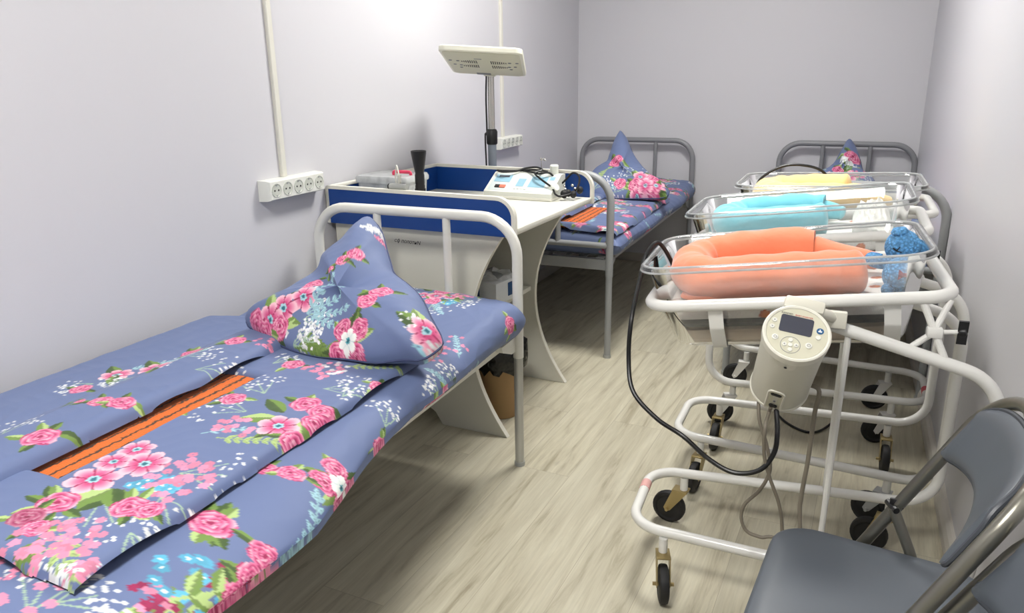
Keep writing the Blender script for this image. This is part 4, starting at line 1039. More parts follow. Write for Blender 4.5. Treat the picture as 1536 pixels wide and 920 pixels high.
def make_cart(label, loc, rz, pivot_z, bm_world, casters, flip=False, sticker=None):
    t = thing('bassinet_cart', label, 'bassinet cart', loc, rz, 'white tube bassinet carts')
    lm = ROOTM[t.name]; bm = lm.inverted() @ bm_world
    xp = 0.372; zb = .17
    rise = .118
    P = [(-.045, -.228, pivot_z), (xp, -.212, pivot_z-rise), (xp, -.210, zb), (-.385, -.152, zb), (-.385, .152, zb), (xp, .210, zb), (xp, .212, pivot_z-rise), (-.045, .228, pivot_z)]
    b = B(); b.tube(fillet(P, [0, .10, .09, .085, .085, .09, .10, 0], 9), TR, n=14); b.obj('frame_tube', M['white_tube'], t, False)
    # pivots between the arms and the ring
    b = B()
    for s in (-1, 1):
        b.tube([(-.055, s*.228, pivot_z+.002), (.0, s*.2275, pivot_z-.012)], .0175, n=14)
        b.lathe([(.011, 0), (.011, .03), (.004, .034)], align((-.035, s*.232, pivot_z-.002), (0, -s, .25)), 14)
    b.obj('pivot_sleeve', M['white_tube'], t, False)
    for s in (() if flip or rz == 0 else (-1, 1)):
        b = B(); xs = .075 if s < 0 else .098; za = pivot_z-rise*(xs+.045)/(xp+.045)
        b.tube([(xs, s*.2225, za-.006), (xs-.005, s*.186, zb+.008)], .0068, n=10); b.obj('support_rod', M['white_tube'], t, False)
    # the tilting ring
    ring = [(0, -.2, 0), (.645, -.2, 0), (.672, 0, 0), (.645, .2, 0), (0, .2, 0)]
    b = B(); b.tube([bm @ p for p in fillet([(0, -.2, 0), (.628, -.2, 0), (.628, .2, 0), (0, .2, 0)], [.065, .05, .05, .065], 8, True)], TR, True, 14)
    rg = b.obj('basket_ring', M['white_tube'], t, False)
    for p in (.155, .515):
        b = B(); q = fillet([(p, -.203, .010), (p, -.192, -.06), (p, -.152, -.1215), (p, .152, -.1215), (p, .192, -.06), (p, .203, .010)], [0, .02, .03, .03, .02, 0], 5)
        rows = []
        for i, v in enumerate(q):
            a = q[max(i-1, 0)]; c = q[min(i+1, len(q)-1)]; tg = (c-a).normalized(); n = Vector((0, -tg.z, tg.y))
            rows.append([bm @ (v+n*dn+Vector((dp, 0, 0))) for dp, dn in ((-.016, 0), (.016, 0), (.016, .0025), (-.016, .0025))])
        b.loft(rows); b.obj('support_strap', M['white_tube'], rg, False, True, 40)
    # tilt lock on the near side of the ring's head end
    if not flip:
        e0 = bm @ Vector((.570, -.2, -.005)); xa = .262; e1 = Vector((xa, -.216, pivot_z-rise*(xa+.045)/(xp+.045)+.004))
        mid = e0.lerp(e1, .52)
        b = B(); b.tube([e0, e1], .0075, n=10); b.tube([bm @ Vector((.622, -.19, -.01)), mid+Vector((0, 0, .004))], .0068, n=10)
        b.tube([mid, mid+Vector((-.055, .0, -.052))], .0068, n=10); lk = b.obj('tilt_strut', M['white_tube'], t, False)
        b = B(); b.box(mid, (.030, .026, .022), None, .005); b.tube([mid, mid+Vector((.040, -.006, .006))], .0048, n=8); b.obj('clamp', M['white_tube'], lk, False)
        k = mid+Vector((.042, -.006, .006)); b = B()
        b.lathe([(.007, 0), (.009, .004), (.009, .012), (.004, .015)], align(k, (1, -.1, .1)), 12)
        for s in (-1, 1): b.loft([[k+Vector((.006+dx, -.001+dy*.5, s*z)) for dx, dy in ((-.009, -.007), (.009, -.009), (.010, .009), (-.008, .008))] for z in (.002, .018, .024)])
        b.obj('wing_knob', M['black'], lk, False)
    if sticker:
        b = B(); c, m_ = sticker; b.tube([(c[0], c[1]-.02, zb), (c[0], c[1]+.02, zb)], TR+.0008, n=14); b.obj('sticker', M[m_], t, False)
    for c in casters: caster(t, *c)
    return t, bm_world
def basket_matrix(o, rz, tilt): return Matrix.Translation(o) @ RZ(rz) @ RY(-tilt)
BK1 = basket_matrix((-.408, 1.868, .779), 3, 7.5)
BK2 = basket_matrix((-.410, 2.43, .810), 0, 7.2)
BK3 = basket_matrix((-.352, 2.985, .826), 0, 2.0)
Br, Zn, Wt = M['brass'], M['zinc'], M['white_tube']
make_cart('white bassinet cart nearest the camera carrying the orange nest', (-.05, 1.88, 0), 3, .812, BK1,
          [(-.295, -.168, -75, Br), (-.290, .158, 170, Br), (.265, -.195, 40, Br), (.262, .198, 165, Br)], sticker=((-.385, .05), 'sticker_pink'))
make_cart('middle white bassinet cart carrying the turquoise nest', (-.05, 2.43, 0), 0, .846, BK2,
          [(-.295, -.160, -100, Br), (-.285, .158, -95, Br), (.25, -.195, 160, Zn), (.262, .198, -88, Br)])
make_cart('farthest white bassinet cart carrying the yellow nest', (-.04, 2.985, 0), 180, .838, BK3,
          [(-.27, -.158, 10, Wt), (-.27, .156, 15, Wt), (.275, -.19, 5, Wt), (.278, .19, 20, Wt)], flip=True, sticker=((-.385, .03), 'sticker_red'))

def make_tub(bm, label):
    root = bm @ Vector((.2925, 0, -.1185))
    t = thing('bassinet_tub', label, 'bassinet tub', tuple(root), 0, 'clear plastic bassinet tubs')
    c = .2945
    def lp(hx, hy, r, rad): return [bm @ Vector((c+x, y, r)) for x, y in rrect(hx, hy, rad, 6)]
    prof = [(.228, .124, -.1185, .05), (.248, .144, -.114, .055), (.254, .150, -.104, .06), (.280, .172, .0, .06), (.296, .188, .086, .06), (.299, .1905, .0895, .062), (.309, .201, .0905, .072), (.312, .204, .088, .075), (.313, .205, .077, .076),
            (.3115, .2035, .077, .075), (.3095, .2015, .086, .073), (.308, .2, .0885, .072), (.2985, .189, .0875, .061), (.2935, .1855, .083, .059), (.2775, .1695, 0, .058), (.2515, .1475, -.104, .057), (.245, .141, -.110, .054), (.225, .121, -.1145, .049)]
    b = B(); b.loft([lp(*p) for p in prof]); b.obj('shell', M['tub'], t, True, True, 50)
    b = B(); b.tube([bm @ Vector((c+x, y, .0895)) for x, y in rrect(.3045, .1955, .066, 8)], .0026, True, 8); b.tube([bm @ Vector((c+x, y, .0785)) for x, y in rrect(.3125, .2045, .075, 8)], .0026, True, 8); b.obj('rim_highlight', M['rim'], t)  # thin milky tubes added to draw the rim's bright highlight lines
    return t
make_tub(BK1, 'clear plastic tub on the nearest cart holding the orange nest')
make_tub(BK2, 'clear plastic tub on the middle cart holding the turquoise nest')
make_tub(BK3, 'clear plastic tub on the farthest cart holding the yellow nest')

def soft_slab(name, label, cat, bm, hx, hy, r0, r1, rad, mat, group, c=.2925, prnt=False, seed=1):
    lv = [(hx-.014, hy-.014, r0), (hx-.003, hy-.003, r0+(r1-r0)*.2), (hx, hy, (r0+r1)/2), (hx-.003, hy-.003, r1-(r1-r0)*.2), (hx-.014, hy-.014, r1)]
    if not prnt:
        b = B(); b.loft([[bm @ Vector((c+x, y, z)) for x, y in rrect(a, d, rad)] for a, d, z in lv]); o = b.obj(name, mat)
    else:
        # printed waffle sheet: fine grid over the top that runs down the sides
        res = .0035; nx, ny = int(2*(hx+r1-r0)/res), int(2*(hy+r1-r0)/res)
        s = np.linspace(-(hx+r1-r0), hx+r1-r0, nx); q = np.linspace(-(hy+r1-r0), hy+r1-r0, ny)
        U, V = np.meshgrid(s, q, indexing='ij')
        ex = np.maximum(np.abs(U)-hx, 0); ey_ = np.maximum(np.abs(V)-hy, 0)
        drop = np.minimum(np.maximum(ex, ey_), r1-r0)
        X = np.clip(U, -hx, hx); Y = np.clip(V, -hy, hy)
        # round the upper edge and the plan corners
        rr = .012; din = np.minimum(hx-np.abs(X), hy-np.abs(Y)); fall = np.where(din < rr, rr-np.sqrt(np.maximum(rr*rr-(rr-din)**2, 0)), 0)
        cx_, cy_ = np.maximum(np.abs(X)-(hx-rad), 0), np.maximum(np.abs(Y)-(hy-rad), 0); L = np.hypot(cx_, cy_); k = np.where(L > rad, rad/np.maximum(L, 1e-9), 1)
        X = np.sign(X)*np.where(L > rad, hx-rad+cx_*k, np.abs(X)); Y = np.sign(Y)*np.where(L > rad, hy-rad+cy_*k, np.abs(Y))
        Z = r1-np.maximum(fall*(drop <= 0), 0)-np.where(drop > 0, np.maximum(drop, rr*.9), 0)+wrinkle(U, V, seed, .0012, 14)*(drop <= 0)
        cl = Cloth(U.ravel(), V.ravel(), seed); cl.c[:] = C3(240, 237, 230)
        g = np.random.RandomState(seed)
        for i in range(46):
            x, y = g.uniform(-hx-.03, hx+.03), g.uniform(-hy-.04, hy+.04); z = g.rand()
            if z < .62:
                cl.disc(x, y, .0125, C3(206, 96, 40)); cl.disc(x+.002, y+.002, .009, C3(232, 128, 56))
                if z < .3: cl.disc(x-.004, y+.002, .0035, C3(110, 60, 30))
            elif z < .85: cl.disc(x, y, .013, C3(170, 156, 96)); cl.disc(x, y, .009, C3(206, 196, 140))
            else: cl.line(x-.02, y, x+.02, y+.012, .002, C3(160, 70, 60))
        W = np.array(bm); P = np.stack([c+X, Y, Z, np.ones_like(X)], -1).reshape(-1, 4) @ W.T
        me = np_mesh(name, P[:, :3], grid_faces(nx, ny), cl.c); o = link(name, me, mat, None, True, True, 60)
    base = bm @ Vector((c, 0, r0)); solo(o, base); return tag(o, label, cat, group)
for bmx, nm in ((BK1, 'nearest'), (BK2, 'middle'), (BK3, 'farthest')):
    soft_slab('foam_pad', 'thick peach foam pad at the bottom of the %s bassinet tub' % nm, 'foam pad', bmx, .242, .138, -.1095, -.072, .045, M['peach_pad'], 'peach foam pads')
    soft_slab('heating_mat', 'thin charcoal mat above the foam in the %s bassinet tub' % nm, 'mat', bmx, .252, .147, -.0715, -.047, .045, M['dark_pad'], 'charcoal mats')
    soft_slab('crib_mattress', 'white waffle crib mattress with orange dots in the %s bassinet tub' % nm, 'crib mattress', bmx, .258, .154, -.0465, -.012, .05, M['sheet'], 'waffle crib mattresses', prnt=True, seed={'nearest': 3, 'middle': 8, 'farthest': 12}[nm])

def make_nest(bm, label, mat, path, r, tail, base, seed=1):
    o0 = bm @ Vector((.27, 0, -.0115))
    t = thing('baby_nest', label, 'baby nest', tuple(o0), 0, 'plush baby nests')
    P = smooth_path(path, 14); n = len(P); g = np.random.RandomState(seed); ph = g.uniform(0, 6, 6)
    rs = []
    for i in range(n):
        u = i/(n-1); e = min(1, math.sqrt(max(0, 1-(1-min(1, i/7.0))**2))+.02)
        k = 1+.035*math.sin(u*40+ph[0])+.025*math.sin(u*83+ph[1])
        rs.append(r*k*e)
    # gather near the tied end
    b = B(); b.tube([bm @ p for p in P], rs, n=26)
    for v in b.bm.verts:
        v.co += Vector((math.sin(v.co.y*60+v.co.z*40), math.sin(v.co.x*70+v.co.z*30), math.sin(v.co.x*50+v.co.y*60)))*.0012
    b.obj('bolster', mat, t)
    b = B(); q = smooth_path(tail, 10); m = len(q)
    b.tube([bm @ p for p in q], [r*.80*(1-.45*i/(m-1))*(1 if i else .9)*(1 if i < m-3 else (.8, .5, .12)[i-m+3]) for i in range(m)], n=22, flat=.85); b.obj('gathered_tail', mat, t)
    b = B(); x0, x1, y0, y1 = base
    b.loft([[bm @ Vector(((x0+x1)/2+x*k, (y0+y1)/2+y*k, z)) for x, y in rrect((x1-x0)/2, (y1-y0)/2, .05)] for k, z in ((.97, -.0105), (1, -.006), (.97, .001), (.5, .003))]); b.obj('nest_floor', mat, t)
    return t
rN = .050; zN = -.0105+rN*.95
make_nest(BK1, 'orange plush baby nest in the nearest bassinet tub', M['nest_orange'],
          [(.475, -.098, zN), (.40, -.102, zN), (.30, -.106, zN+.004), (.18, -.105, zN), (.105, -.078, zN+.004), (.078, 0, zN+.006), (.105, .082, zN+.012), (.18, .112, zN+.016), (.28, .117, zN+.020), (.365, .113, zN+.012)], rN, [(.362, .113, zN+.012), (.42, .098, zN-.004), (.47, .085, zN-.012), (.515, .07, zN-.022)], (.06, .40, -.13, .13))
make_nest(BK2, 'turquoise plush baby nest in the middle bassinet tub', M['nest_blue'],
          [(.38, -.098, zN), (.32, -.104, zN), (.20, -.106, zN), (.115, -.078, zN), (.085, 0, zN), (.115, .078, zN), (.2, .106, zN+.004), (.30, .108, zN+.002), (.36, .104, zN-.004)], rN*.95, [(.355, .104, zN-.004), (.39, .095, zN-.01), (.42, .085, zN-.018)], (.07, .36, -.12, .12), 4)
make_nest(BK3, 'yellow plush baby nest in the farthest bassinet tub', M['nest_yellow'],
          [(.37, .100, zN+.006), (.30, .108, zN+.006), (.19, .106, zN+.004), (.11, .076, zN), (.085, 0, zN), (.11, -.078, zN), (.19, -.106, zN), (.32, -.108, zN), (.40, -.104, zN-.002)], rN*1.05, [(.395, -.104, zN-.002), (.45, -.095, zN-.008), (.505, -.085, zN-.020)], (.06, .42, -.13, .13), 7)
# crumpled white cloth beside the turquoise nest
def crumple(name, label, cat, bm, x0, x1, y0, y1, z0, h, mat, seed):
    n = 70; gx, gy = np.meshgrid(np.linspace(x0, x1, n), np.linspace(y0, y1, n), indexing='ij')
    u, v = (gx-x0)/(x1-x0), (gy-y0)/(y1-y0); env = np.clip(np.minimum(np.minimum(u, 1-u), np.minimum(v, 1-v))*5, 0, 1)
    z = z0+env**.5*(h*(.45+.25*np.sin(u*3.1))+wrinkle(gx, gy, seed, h*.34, 26.0))
    z = np.maximum(z, z0)
    W = np.array(bm); T1 = np.stack([gx, gy, z, np.ones_like(z)], -1).reshape(-1, 4); T0 = T1.copy(); T0[:, 2] = z0-.0005
    P = np.concatenate([T1, T0]) @ W.T; F = grid_faces(n, n); F2 = F[:, ::-1]+n*n
    o = link(name, np_mesh(name, P[:, :3], np.concatenate([F, F2])), mat, None, True, True, 70)
    solo(o, bm @ Vector(((x0+x1)/2, (y0+y1)/2, z0))); return tag(o, label, cat)
crumple('swaddle_cloth', 'crumpled white cloth beside the turquoise nest', 'cloth', BK2, .44, .545, -.14, .14, -.0105, .085, M['white_cloth'], 5)

# knitted toys
def toy(bm, c, r, label, kind):
    base = bm @ Vector((c[0], c[1], -.011)); ctr = bm @ Vector(c)
    t = thing('knitted_toy', label, 'toy', tuple(base), 0, 'blue knitted toys')
    b = B(); b.ball((0, 0, 0), r, (1, 1, 1.05), Matrix.Translation(ctr), 24, 16); h = b.obj('head', M['knit'], t)
    if kind == 0:
        b = B(); b.lathe([(r*.45, 0), (r*.5, r*.15), (r*.38, r*.34), (r*.1, r*.36)], align(ctr+Vector((-r*.25, -r*.2, r*.82)), (-.2, -.1, 1)), 16); b.obj('ear', M['knit'], t)
        b = B(); b.ball((0, 0, 0), r*.5, (.75, .6, 1), Matrix.Translation(ctr+Vector((r*.72, -r*.35, r*.15))), 16, 10); b.obj('ear', M['knit'], t)
        b = B(); e = ctr+Vector((-.35*r, -.93*r, -.1*r)); b.tube([e+Vector((-.008, 0, .006)), e, e+Vector((.010, -.001, -.002))], .0016, n=6); b.tube([e, e+Vector((.006, 0, .010))], .0016, n=6); b.obj('stitched_eye', M['ink'], t)
        q = [ctr+Vector(p)*r for p in ((-.3, -.2, -.8), (-.9, -.35, -1.0), (-1.45, -.3, -.95), (-1.6, .2, -.9), (-1.1, .3, -1.0))]
        b = B(); b.tube(smooth_path(q, 7), .015, n=14); b.obj('tentacle', M['knit'], t)
        q = [ctr+Vector(p)*r for p in ((.1, .1, -.8), (.2, .5, -1.15), (-.3, .75, -1.2))]
        b = B(); b.tube(smooth_path(q, 6), .014, n=12); b.obj('tentacle', M['knit'], t)
    else:
        b = B(); b.ball((0, 0, 0), r*.48, (1, .9, 1.1), Matrix.Translation(ctr+Vector((r*.55, -r*.2, r*.85))), 18, 12); b.obj('ear', M['knit'], t)
        f = ctr+Vector((.1*r, -.98*r, .25*r)); b = B()
        for s in (-1, 1): b.loft([[f+Vector((s*k*.012, -.002, 0))+Vector((0, -.003 if j else .003, w)) for j, w in ((0, -k*.009-.002), (1, -k*.009-.002), (1, k*.009+.002), (0, k*.009+.002))] for k in (0.05, .6, 1.0)])
        b.ball(f, .0045, (1, 1, 1), None, 10, 8); b.obj('bow', M['knit_dark'], t)
        for sx in (-.5, .45):
            q = [ctr+Vector(p)*r for p in ((sx, -.4, -.6), (sx*1.3, -.8, -.75), (sx*1.1+.15, -.95, -.62))]
            b = B(); b.tube(smooth_path(q, 5), [.013, .0135, .013, .0115, .004], n=12); b.obj('paw', M['knit'], t)
    return t
toy(BK1, (.552, -.01, .068), .037, 'blue knitted toy with stitched eye, farther of the two by the orange nest', 0)
toy(BK1, (.540, -.105, .026), .038, 'blue knitted toy with red bow, nearer of the two by the orange nest', 1)

# ------------------------------------------------------------------ warmer control unit on the nearest cart
FC = Vector(aty(1195, 500, 1.50)); NN = Vector((.135, -.631, .764)).normalized()
def project(p):
    q = CM @ (np.array(p)-CP); return np.array([768+FPX*q[0]/q[2], 460+FPX*q[1]/q[2]])
a0 = Vector((1, 0, 0)); a0 = (a0-NN*(a0@NN)).normalized(); b0 = NN.cross(a0)
bestv = None
for k in range(-60, 61):
    f = R(k*.5); e = a0*math.cos(f)+b0*math.sin(f); d = project(FC+e*.03)-project(FC); v = abs(d[1]/d[0]-.235)
    if bestv is None or v < bestv[0]: bestv = (v, e)
EX = bestv[1]; EY = NN.cross(EX)
SD = .87; dvm = frame(FC, EX, EY, NN) @ Matrix.Scale(SD, 4); LD = .262
t = thing('warmer_control_unit', 'beige cylindrical control unit with screen clamped to the nearest cart', 'control unit', tuple(FC-NN*LD*SD), 0)
b = B(); b.lathe([(.058, -LD+.002), (.0665, -LD+.001), (.069, -LD+.010), (.0705, -.02), (.0705, -.006), (.001, -.006)], dvm, 48); body = b.obj('housing', M['device'], t)
b = B(); b.lathe([(.0685, -LD-.001), (.0715, -LD+.002), (.0718, -LD+.009), (.0695, -LD+.012), (.066, -LD+.006)], dvm, 48); b.obj('bottom_rim', M['device_rim'], t)
b = B(); b.lathe([(.0706, -.024), (.0738, -.020), (.0745, -.006), (.0738, .0005), (.0705, .0025), (.0665, .0015), (.0650, -.0015), (.001, -.0015)], dvm, 56); b.obj('face_rim', M['device_rim'], t)
b = B(); b.lathe([(.0652, -.0014), (.0652, -.0004), (.0648, .0), (.001, 0)], dvm, 56); face = b.obj('keypad_face', M['device_face'], t)
def dbox(name, x, y, w, h, mat, z=.0012, par=face, rad=None):
    b = B(); b.loft([[(x+u, y+v, zz) for u, v in rrect(w/2, h/2, rad or min(w, h)*.12, 4)] for zz in (0.0001, z)], mat=dvm); return b.obj(name, M[mat], par, True, True, 30)
dbox('screen', -.004, .020, .071, .046, 'screen', .0010)
def dbtn(x, y, r, mat='button', h=.0022, ring=True):
    b = B(); b.lathe([(r, .0001), (r, h*.7), (r*.85, h), (.0005, h)], dvm @ T(x, y, 0), 20); o = b.obj('button', M[mat], face); return o
for q in ((-.052, .022), (-.054, .004)): dbtn(*q, .0058)
dbtn(-.043, -.022, .0072); dbtn(.030, -.026, .0075); dbtn(.046, .0, .0058)
b = B(); b.tube([(.0212*math.cos(k*PI/18), .0212*math.sin(k*PI/18), .0003) for k in range(36)], .0005, True, 6, dvm @ T(-.008, -.034, 0)); b.obj('button_ring', M['label_grey'], face)
for k in range(5): dbtn(-.008+(.0125*math.cos(k*PI/2+.1) if k < 4 else 0), -.034+(.0125*math.sin(k*PI/2+.1) if k < 4 else 0), .0052)
b = B()
for x, y, a in ((-.052, .022, 90), (-.054, .004, -90), (-.0205, -.0352, 180), (.0045, -.0328, 0)): b.loft([[(.0022*math.cos(j*2*PI/3), .0022*math.sin(j*2*PI/3), z) for j in range(3)] for z in (.0023, .0026)], mat=dvm @ T(x, y, 0) @ RZ(a))
b.tube([(.0034*math.cos(k*PI/9), .0034*math.sin(k*PI/9), .0024) for k in range(18)], .0004, True, 6, dvm @ T(.030, -.026, 0)); b.tube([(.0032*math.cos(k*PI/9), .0032*math.sin(k*PI/9), .0024) for k in range(18)], .0004, True, 6, dvm @ T(-.043, -.022, 0))
b.obj('button_symbol', M['label_grey'], face)
b = B(); b.lathe([(.0078, .0001), (.0078, .0010), (.0005, .0010)], dvm @ T(.0475, .018, 0), 24); bd = b.obj('badge', M['badge_blue'], face)
b = B(); b.loft([[(u, v, z) for u, v in ((-.0038, -.003), (.0035, -.003), (.0045, .0005), (.001, .0005), (.0005, .0045), (-.0018, .0045), (-.002, .0005), (-.0045, .0)) ] for z in (.0011, .0013)], mat=dvm @ T(.0475, .018, 0)); b.obj('hand_symbol', M['ink_white'], bd, True, False)
text('KANMED', .0062, M['ink'], dvm @ T(-.0285, .0468, .0003), face, 'lettering', .0002).data.name = 'lettering'
text('BABY WARMER', .0056, M['ink_red'], dvm @ T(.0085, .0468, .0003), face, 'lettering', .0002)
# tab and connector panel on the side towards the room
fd = Vector((.10, -1, 0)); fd = (fd-NN*(fd@NN)).normalized(); sd = NN.cross(fd); sd = sd if sd.x > 0 else -sd
tilt_f = -R(9)
fd2 = (fd*math.cos(tilt_f)+sd*math.sin(tilt_f)).normalized(); sd2 = NN.cross(fd2)
if sd2.x < 0: sd2 = -sd2
def wrap(p):   # (a across, h along the axis, lift) -> point on the housing
    a, h, l = p; rr = .0700+l; an = a/.070; return FC+NN*h*SD+(fd2*math.cos(an)+sd2*math.sin(an))*rr*SD
def wrapped(name, poly, mat, lift, par):
    b = B(); b.loft([[wrap((x, h, l)) for x, h in poly] for l in (-.001, lift)]); return b.obj(name, M[mat], par, True, True, 40)
tp = [(p.x, p.y) for p in fillet([(-.022, -.020, 0), (-.019, -.046, 0), (.019, -.046, 0), (.022, -.020, 0)], [0, .012, .012, 0], 6)]
tab = wrapped('latch_tab', tp, 'device', .0022, body)
b = B(); b.lathe([(.003, 0), (.003, .0006), (.0004, .0006)], align(wrap((0, -.038, .0022)), fd2), 12); b.obj('screw', M['hole'], tab)
cp = [(p.x, p.y) for p in fillet([(-.0175, -LD+.012, 0), (-.0175, -LD+.098, 0), (.0175, -LD+.098, 0), (.0175, -LD+.012, 0)], [0, .012, .012, 0], 6)]
cpn = wrapped('connector_panel', cp, 'device_face', .0012, body)
b = B(); rm = fillet([wrap((x, h, .002)) for x, h in ((-.0185, -LD+.012), (-.0185, -LD+.099), (.0185, -LD+.099), (.0185, -LD+.012))], [0, .011, .011, 0], 6); b.tube(rm, .0022, n=8); b.obj('panel_rim', M['device_rim'], cpn)
wrapped('cable_notch', [(.013*math.cos(k*PI/10), -LD+.082-.008*math.sin(k*PI/10)*(.3)+(.008*math.sin(k*PI/10))) for k in range(11)]+[(-.010, -LD+.077), (.010, -LD+.077)], 'hole', .0018, cpn)
b = B()
for q, r_ in (((-.0045, .030), .0046), ((.0045, .029), .0046)): b.lathe([(r_, 0), (r_, .003), (.0004, .003)], align(wrap((q[0], -LD+q[1], .001)), fd2), 14)
b.obj('connector', M['black'], cpn)
b = B(); b.lathe([(.0026, 0), (.0026, .001), (.0004, .001)], align(wrap((0, -LD+.052, .001)), fd2), 12); b.obj('symbol', M['label_grey'], cpn)
up_ = (Vector((0, 1, 0))-NN*(Vector((0, 1, 0))@NN)).normalized()
hk = FC+up_*.062-NN*.018
b = B(); b.box((0, 0, 0), (.078, .030, .038), frame(hk+up_*.010, EX, up_, -NN.copy()), .006); b.obj('clamp_block', M['device'], t)
arm_pt = Vector((.005, 1.664, .802))
b = B(); b.tube([hk+up_*.015, arm_pt+Vector((0, -.016, .004))], .012, n=12); b.box((0, 0, 0), (.05, .016, .036), Matrix.Translation(arm_pt+Vector((0, -.021, .003))), .003); b.obj('clamp_jaw', M['device_rim'], t)

# ------------------------------------------------------------------ cables of the warmer
def cable(name, label, pts, r, mat, per=8, flat=None, group=None):
    b = B(); P = smooth_path(pts, per); b.tube(P, r, n=10)
    o = b.obj(name, mat); lo = min(P, key=lambda p: p.z); return tag(solo(o, Vector(lo)-Vector((0, 0, r))), label, 'cable', group)
bot = FC-NN*LD*SD
cable('hose', 'thick black hose from the orange nest tub down to the control unit',
      [BK1 @ Vector((.036, .03, .0)), BK1 @ Vector((.026, .02, .06)), BK1 @ Vector((.0, .005, .112)), BK1 @ Vector((-.024, -.035, .090)), BK1 @ Vector((-.036, -.075, .04)), Vector(aty(947, 480, 1.70)), Vector(aty(943, 540, 1.68)), Vector(aty(950, 588, 1.64)), Vector(aty(985, 628, 1.60)), Vector(aty(1025, 655, 1.57)), Vector(aty(1062, 688, 1.56)), Vector(aty(1100, 709, 1.55)), Vector(aty(1138, 706, 1.55)), Vector(aty(1160, 682, 1.56)), Vector(aty(1166, 650, 1.57)), wrap((.008, -LD+.010, -.012))], .0054, M['cable_black'])
def fl_(p, z=.006): return Vector((p[0], p[1], z))
cable('sensor_lead', 'grey lead crossing below the control unit and looping leftmost to the floor',
      [bot+EX*-.035+fd2*.03, Vector(aty(1139, 630, 1.60)), Vector(aty(1150, 668, 1.60)), Vector(aty(1155, 705, 1.60)), Vector(aty(1140, 735, 1.60)), Vector(aty(1117, 757, 1.60)), Vector(aty(1112, 778, 1.60)), Vector(aty(1120, 797, 1.60)), Vector(aty(1140, 806, 1.60)), Vector(aty(1175, 815, 1.60)), Vector((.10, 1.60, .16)), fl_((.2, 1.60))], .0040, M['cable_grey'])
cable('sensor_lead', 'grey lead hanging straight down from the connector panel of the control unit',
      [wrap((-.003, -LD+.018, .002)), wrap((-.003, -LD-.005, .008)), Vector(aty(1148, 640, 1.54)), Vector(aty(1146, 680, 1.55)), Vector(aty(1154, 715, 1.56)), Vector(aty(1168, 755, 1.57)), Vector(aty(1173, 790, 1.58)), Vector(aty(1170, 830, 1.58)), fl_((-.06, 1.66))], .0040, M['cable_grey'])
cable('mains_lead', 'grey mains lead dropping behind the chair seat from the control unit',
      [bot+EX*.045-fd2*.02, Vector(aty(1228, 585, 1.62)), Vector(aty(1222, 620, 1.63)), Vector(aty(1212, 690, 1.63)), Vector(aty(1202, 745, 1.63)), Vector(aty(1200, 790, 1.62)), fl_((.03, 1.56)), fl_((.2, 1.48))], .0048, M['cable_grey'])
cable('hose', 'black hose arching over the yellow nest in the farthest tub',
      [BK3 @ Vector((.035, .09, .02)), BK3 @ Vector((.045, .10, .075)), BK3 @ Vector((.12, .115, .122)), BK3 @ Vector((.20, .122, .126)), BK3 @ Vector((.27, .13, .10)), BK3 @ Vector((.31, .155, .03))], .0050, M['cable_black'])
cable('floor_cable', 'black cable curved on the floor below the far carts', [fl_((-.20, 3.02)), fl_((-.12, 2.86)), fl_((-.03, 2.80)), fl_((.03, 2.88)), fl_((.06, 3.02)), fl_((.04, 3.2))], .0045, M['cable_black'])

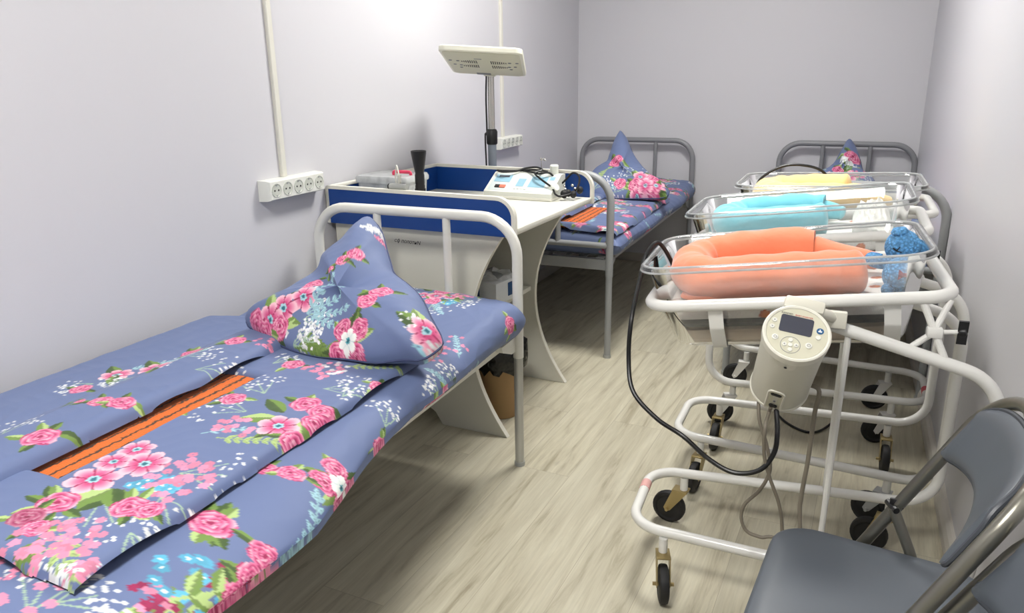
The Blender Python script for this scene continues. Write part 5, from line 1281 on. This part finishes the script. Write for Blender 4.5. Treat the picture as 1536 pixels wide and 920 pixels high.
# ------------------------------------------------------------------ folding chairs
def make_chair(loc, rz, label):
    t = thing('folding_chair', label, 'chair', loc, rz, 'grey folding chairs')
    def bx_(z): return .5*(z-.45)
    # seat
    b = B(); out = []
    for x, y in rrect(.178, .198, .075, 8): out.append((x+.024, y*(1-.08*(x+.178)/.356)))
    def so(k, z, cr=0): return [(.024+(x-.024)*k, y*k, z+.018+cr) for x, y in out]
    b.loft([so(.94, .412), so(.99, .414), so(1.0, .424), so(1.0, .436), so(.985, .445), so(.95, .4495), so(.8, .452), so(.5, .4525), so(.2, .452)]); seat = b.obj('seat', M['vinyl'], t, False, True, 60)
    b = B(); b.loft([so(.9, .403), so(.92, .411)]); b.obj('seat_board', M['black'], seat, False)
    # back and front-leg loop
    zt = .812
    P = [(bx_(.012), .232, .012), (bx_(.45), .2125, .45), (bx_(zt)-.006, .190, zt), (bx_(zt)-.006, -.190, zt), (bx_(.45), -.2125, .45), (bx_(.012), -.232, .012)]
    Q = fillet(P, [0, .3, .105, .105, .3, 0], 10)
    # the top bar bows backwards
    Q = [Vector((p.x+.030*max(0, 1-(p.y/.2)**2)*max(0, min(1, (p.z-.66)/.11)), p.y, p.z)) for p in Q]
    b = B(); b.tube(Q, .0112, n=16); b.obj('back_frame', M['chair_tube'], t, False)
    # rear legs
    for s in (-1, 1):
        b = B(); b.tube(fillet([(.040, s*.197, .545), (.075, s*.190, .47), (.252, s*.188, .012)], [0, .1, 0]), .0098, n=14); b.obj('rear_leg', M['chair_tube'], t, False)
        b = B(); b.tube([(.030, s*.214, .545), (.046, s*.186, .545)], .006, n=10); b.box((.045, s*.2015, .552), (.024, .006, .018), None, .002); b.obj('hinge', M['black'], t, False)
        for c in ((bx_(.012), s*.232), (.252, s*.188)):
            b = B(); b.lathe([(.013, 0), (.0145, .003), (.0135, .026), (.0112, .028)], T(c[0], c[1], 0), 14); b.obj('foot_cap', M['black'], t, False)
    for x, z, hw in ((bx_(.20), .20, .224), (.178, .20, .188)):
        b = B(); b.tube([(x, -hw, z), (x, hw, z)], .008, n=12); b.obj('stretcher', M['chair_tube'], t, False)
    for s in (-1, 1):
        b = B(); b.box((-.0, s*.200, .407), (.30, .012, .012), None, .003); b.obj('seat_rail', M['chair_tube'], t, False)
    # back pad: bowed, with an arched lower edge
    nu, nv = 33, 13; rows = []
    def pad(u, v, d):
        y = .013+u*(.181-.008*v)
        lo = .664+.030*(1-u*u); hi = .785+.012*(1-u*u)-.022*abs(u)**5
        z = lo+(hi-lo)*v; edge = min(1, min((1-abs(u))*8, v*5, (1-v)*5)); th = .004+.010*math.sqrt(max(0, 1-(1-edge)**2))
        bow = .030*(1-u*u)
        return Vector((bx_(z)-.006+bow-(th if d else -.002), y*(1-.012*(1-min(1, v*6))), z))
    verts = []; 
    for d in (1, 0):
        for i in range(nu):
            for j in range(nv):
                u = -1+2*i/(nu-1); v = j/(nv-1)
                # round the corners of the pad
                cu, cv = max(0, abs(u)-.80)/.20, max(0, abs(v-.5)-.30)/.20; L = math.hypot(cu, cv)
                if cu > 0 and cv > 0: 
                    k = max(cu, cv)/L; u = math.copysign(.80+.20*cu*k, u); v = .5+math.copysign(.30+.20*cv*k, v-.5)
                verts.append(pad(u, v, d))
    b = B(); vs = [b.bm.verts.new(p) for p in verts]; n = nu*nv
    for i in range(nu-1):
        for j in range(nv-1):
            a = i*nv+j; q = (a, a+nv, a+nv+1, a+1); b.bm.faces.new([vs[k] for k in q]); b.bm.faces.new([vs[k+n] for k in reversed(q)])
    ring = [i*nv for i in range(nu)]+[(nu-1)*nv+j for j in range(1, nv)]+[i*nv+nv-1 for i in range(nu-2, -1, -1)]+[j for j in range(nv-2, 0, -1)]
    for k in range(len(ring)):
        a, c = ring[k], ring[(k+1) % len(ring)]; b.bm.faces.new((vs[c], vs[a], vs[a+n], vs[c+n]))
    bp = b.obj('back_pad', M['vinyl'], t, False, True, 60)
    c = B(); c.tube([verts[k].lerp(verts[k+n], .45) for k in ring], .0045, True, 8); c.obj('piping', M['vinyl_edge'], bp, False)
    return t
ch = make_chair((.081, 1.18, 0), -5, 'grey padded folding chair in front of the nearest bassinet cart')
dup(ch, (.083, .790, 0), -5, 'grey folding chair cropped by the lower right corner of the photo')

# ------------------------------------------------------------------ light and render settings
w = bpy.data.worlds.new('world'); sc.world = w; w.use_nodes = True
w.node_tree.nodes['Background'].inputs[0].default_value = (0.8, 0.85, 0.9, 1); w.node_tree.nodes['Background'].inputs[1].default_value = 0.3
vs_ = sc.view_settings
vs_.view_transform = 'Standard'; vs_.look = 'None'; vs_.gamma = 1.0; vs_.exposure = 0.0; vs_.use_curve_mapping = False
sc.cycles.transparent_max_bounces = 48; sc.cycles.max_bounces = 10; sc.cycles.diffuse_bounces = 2
sc.cycles.use_denoising = True
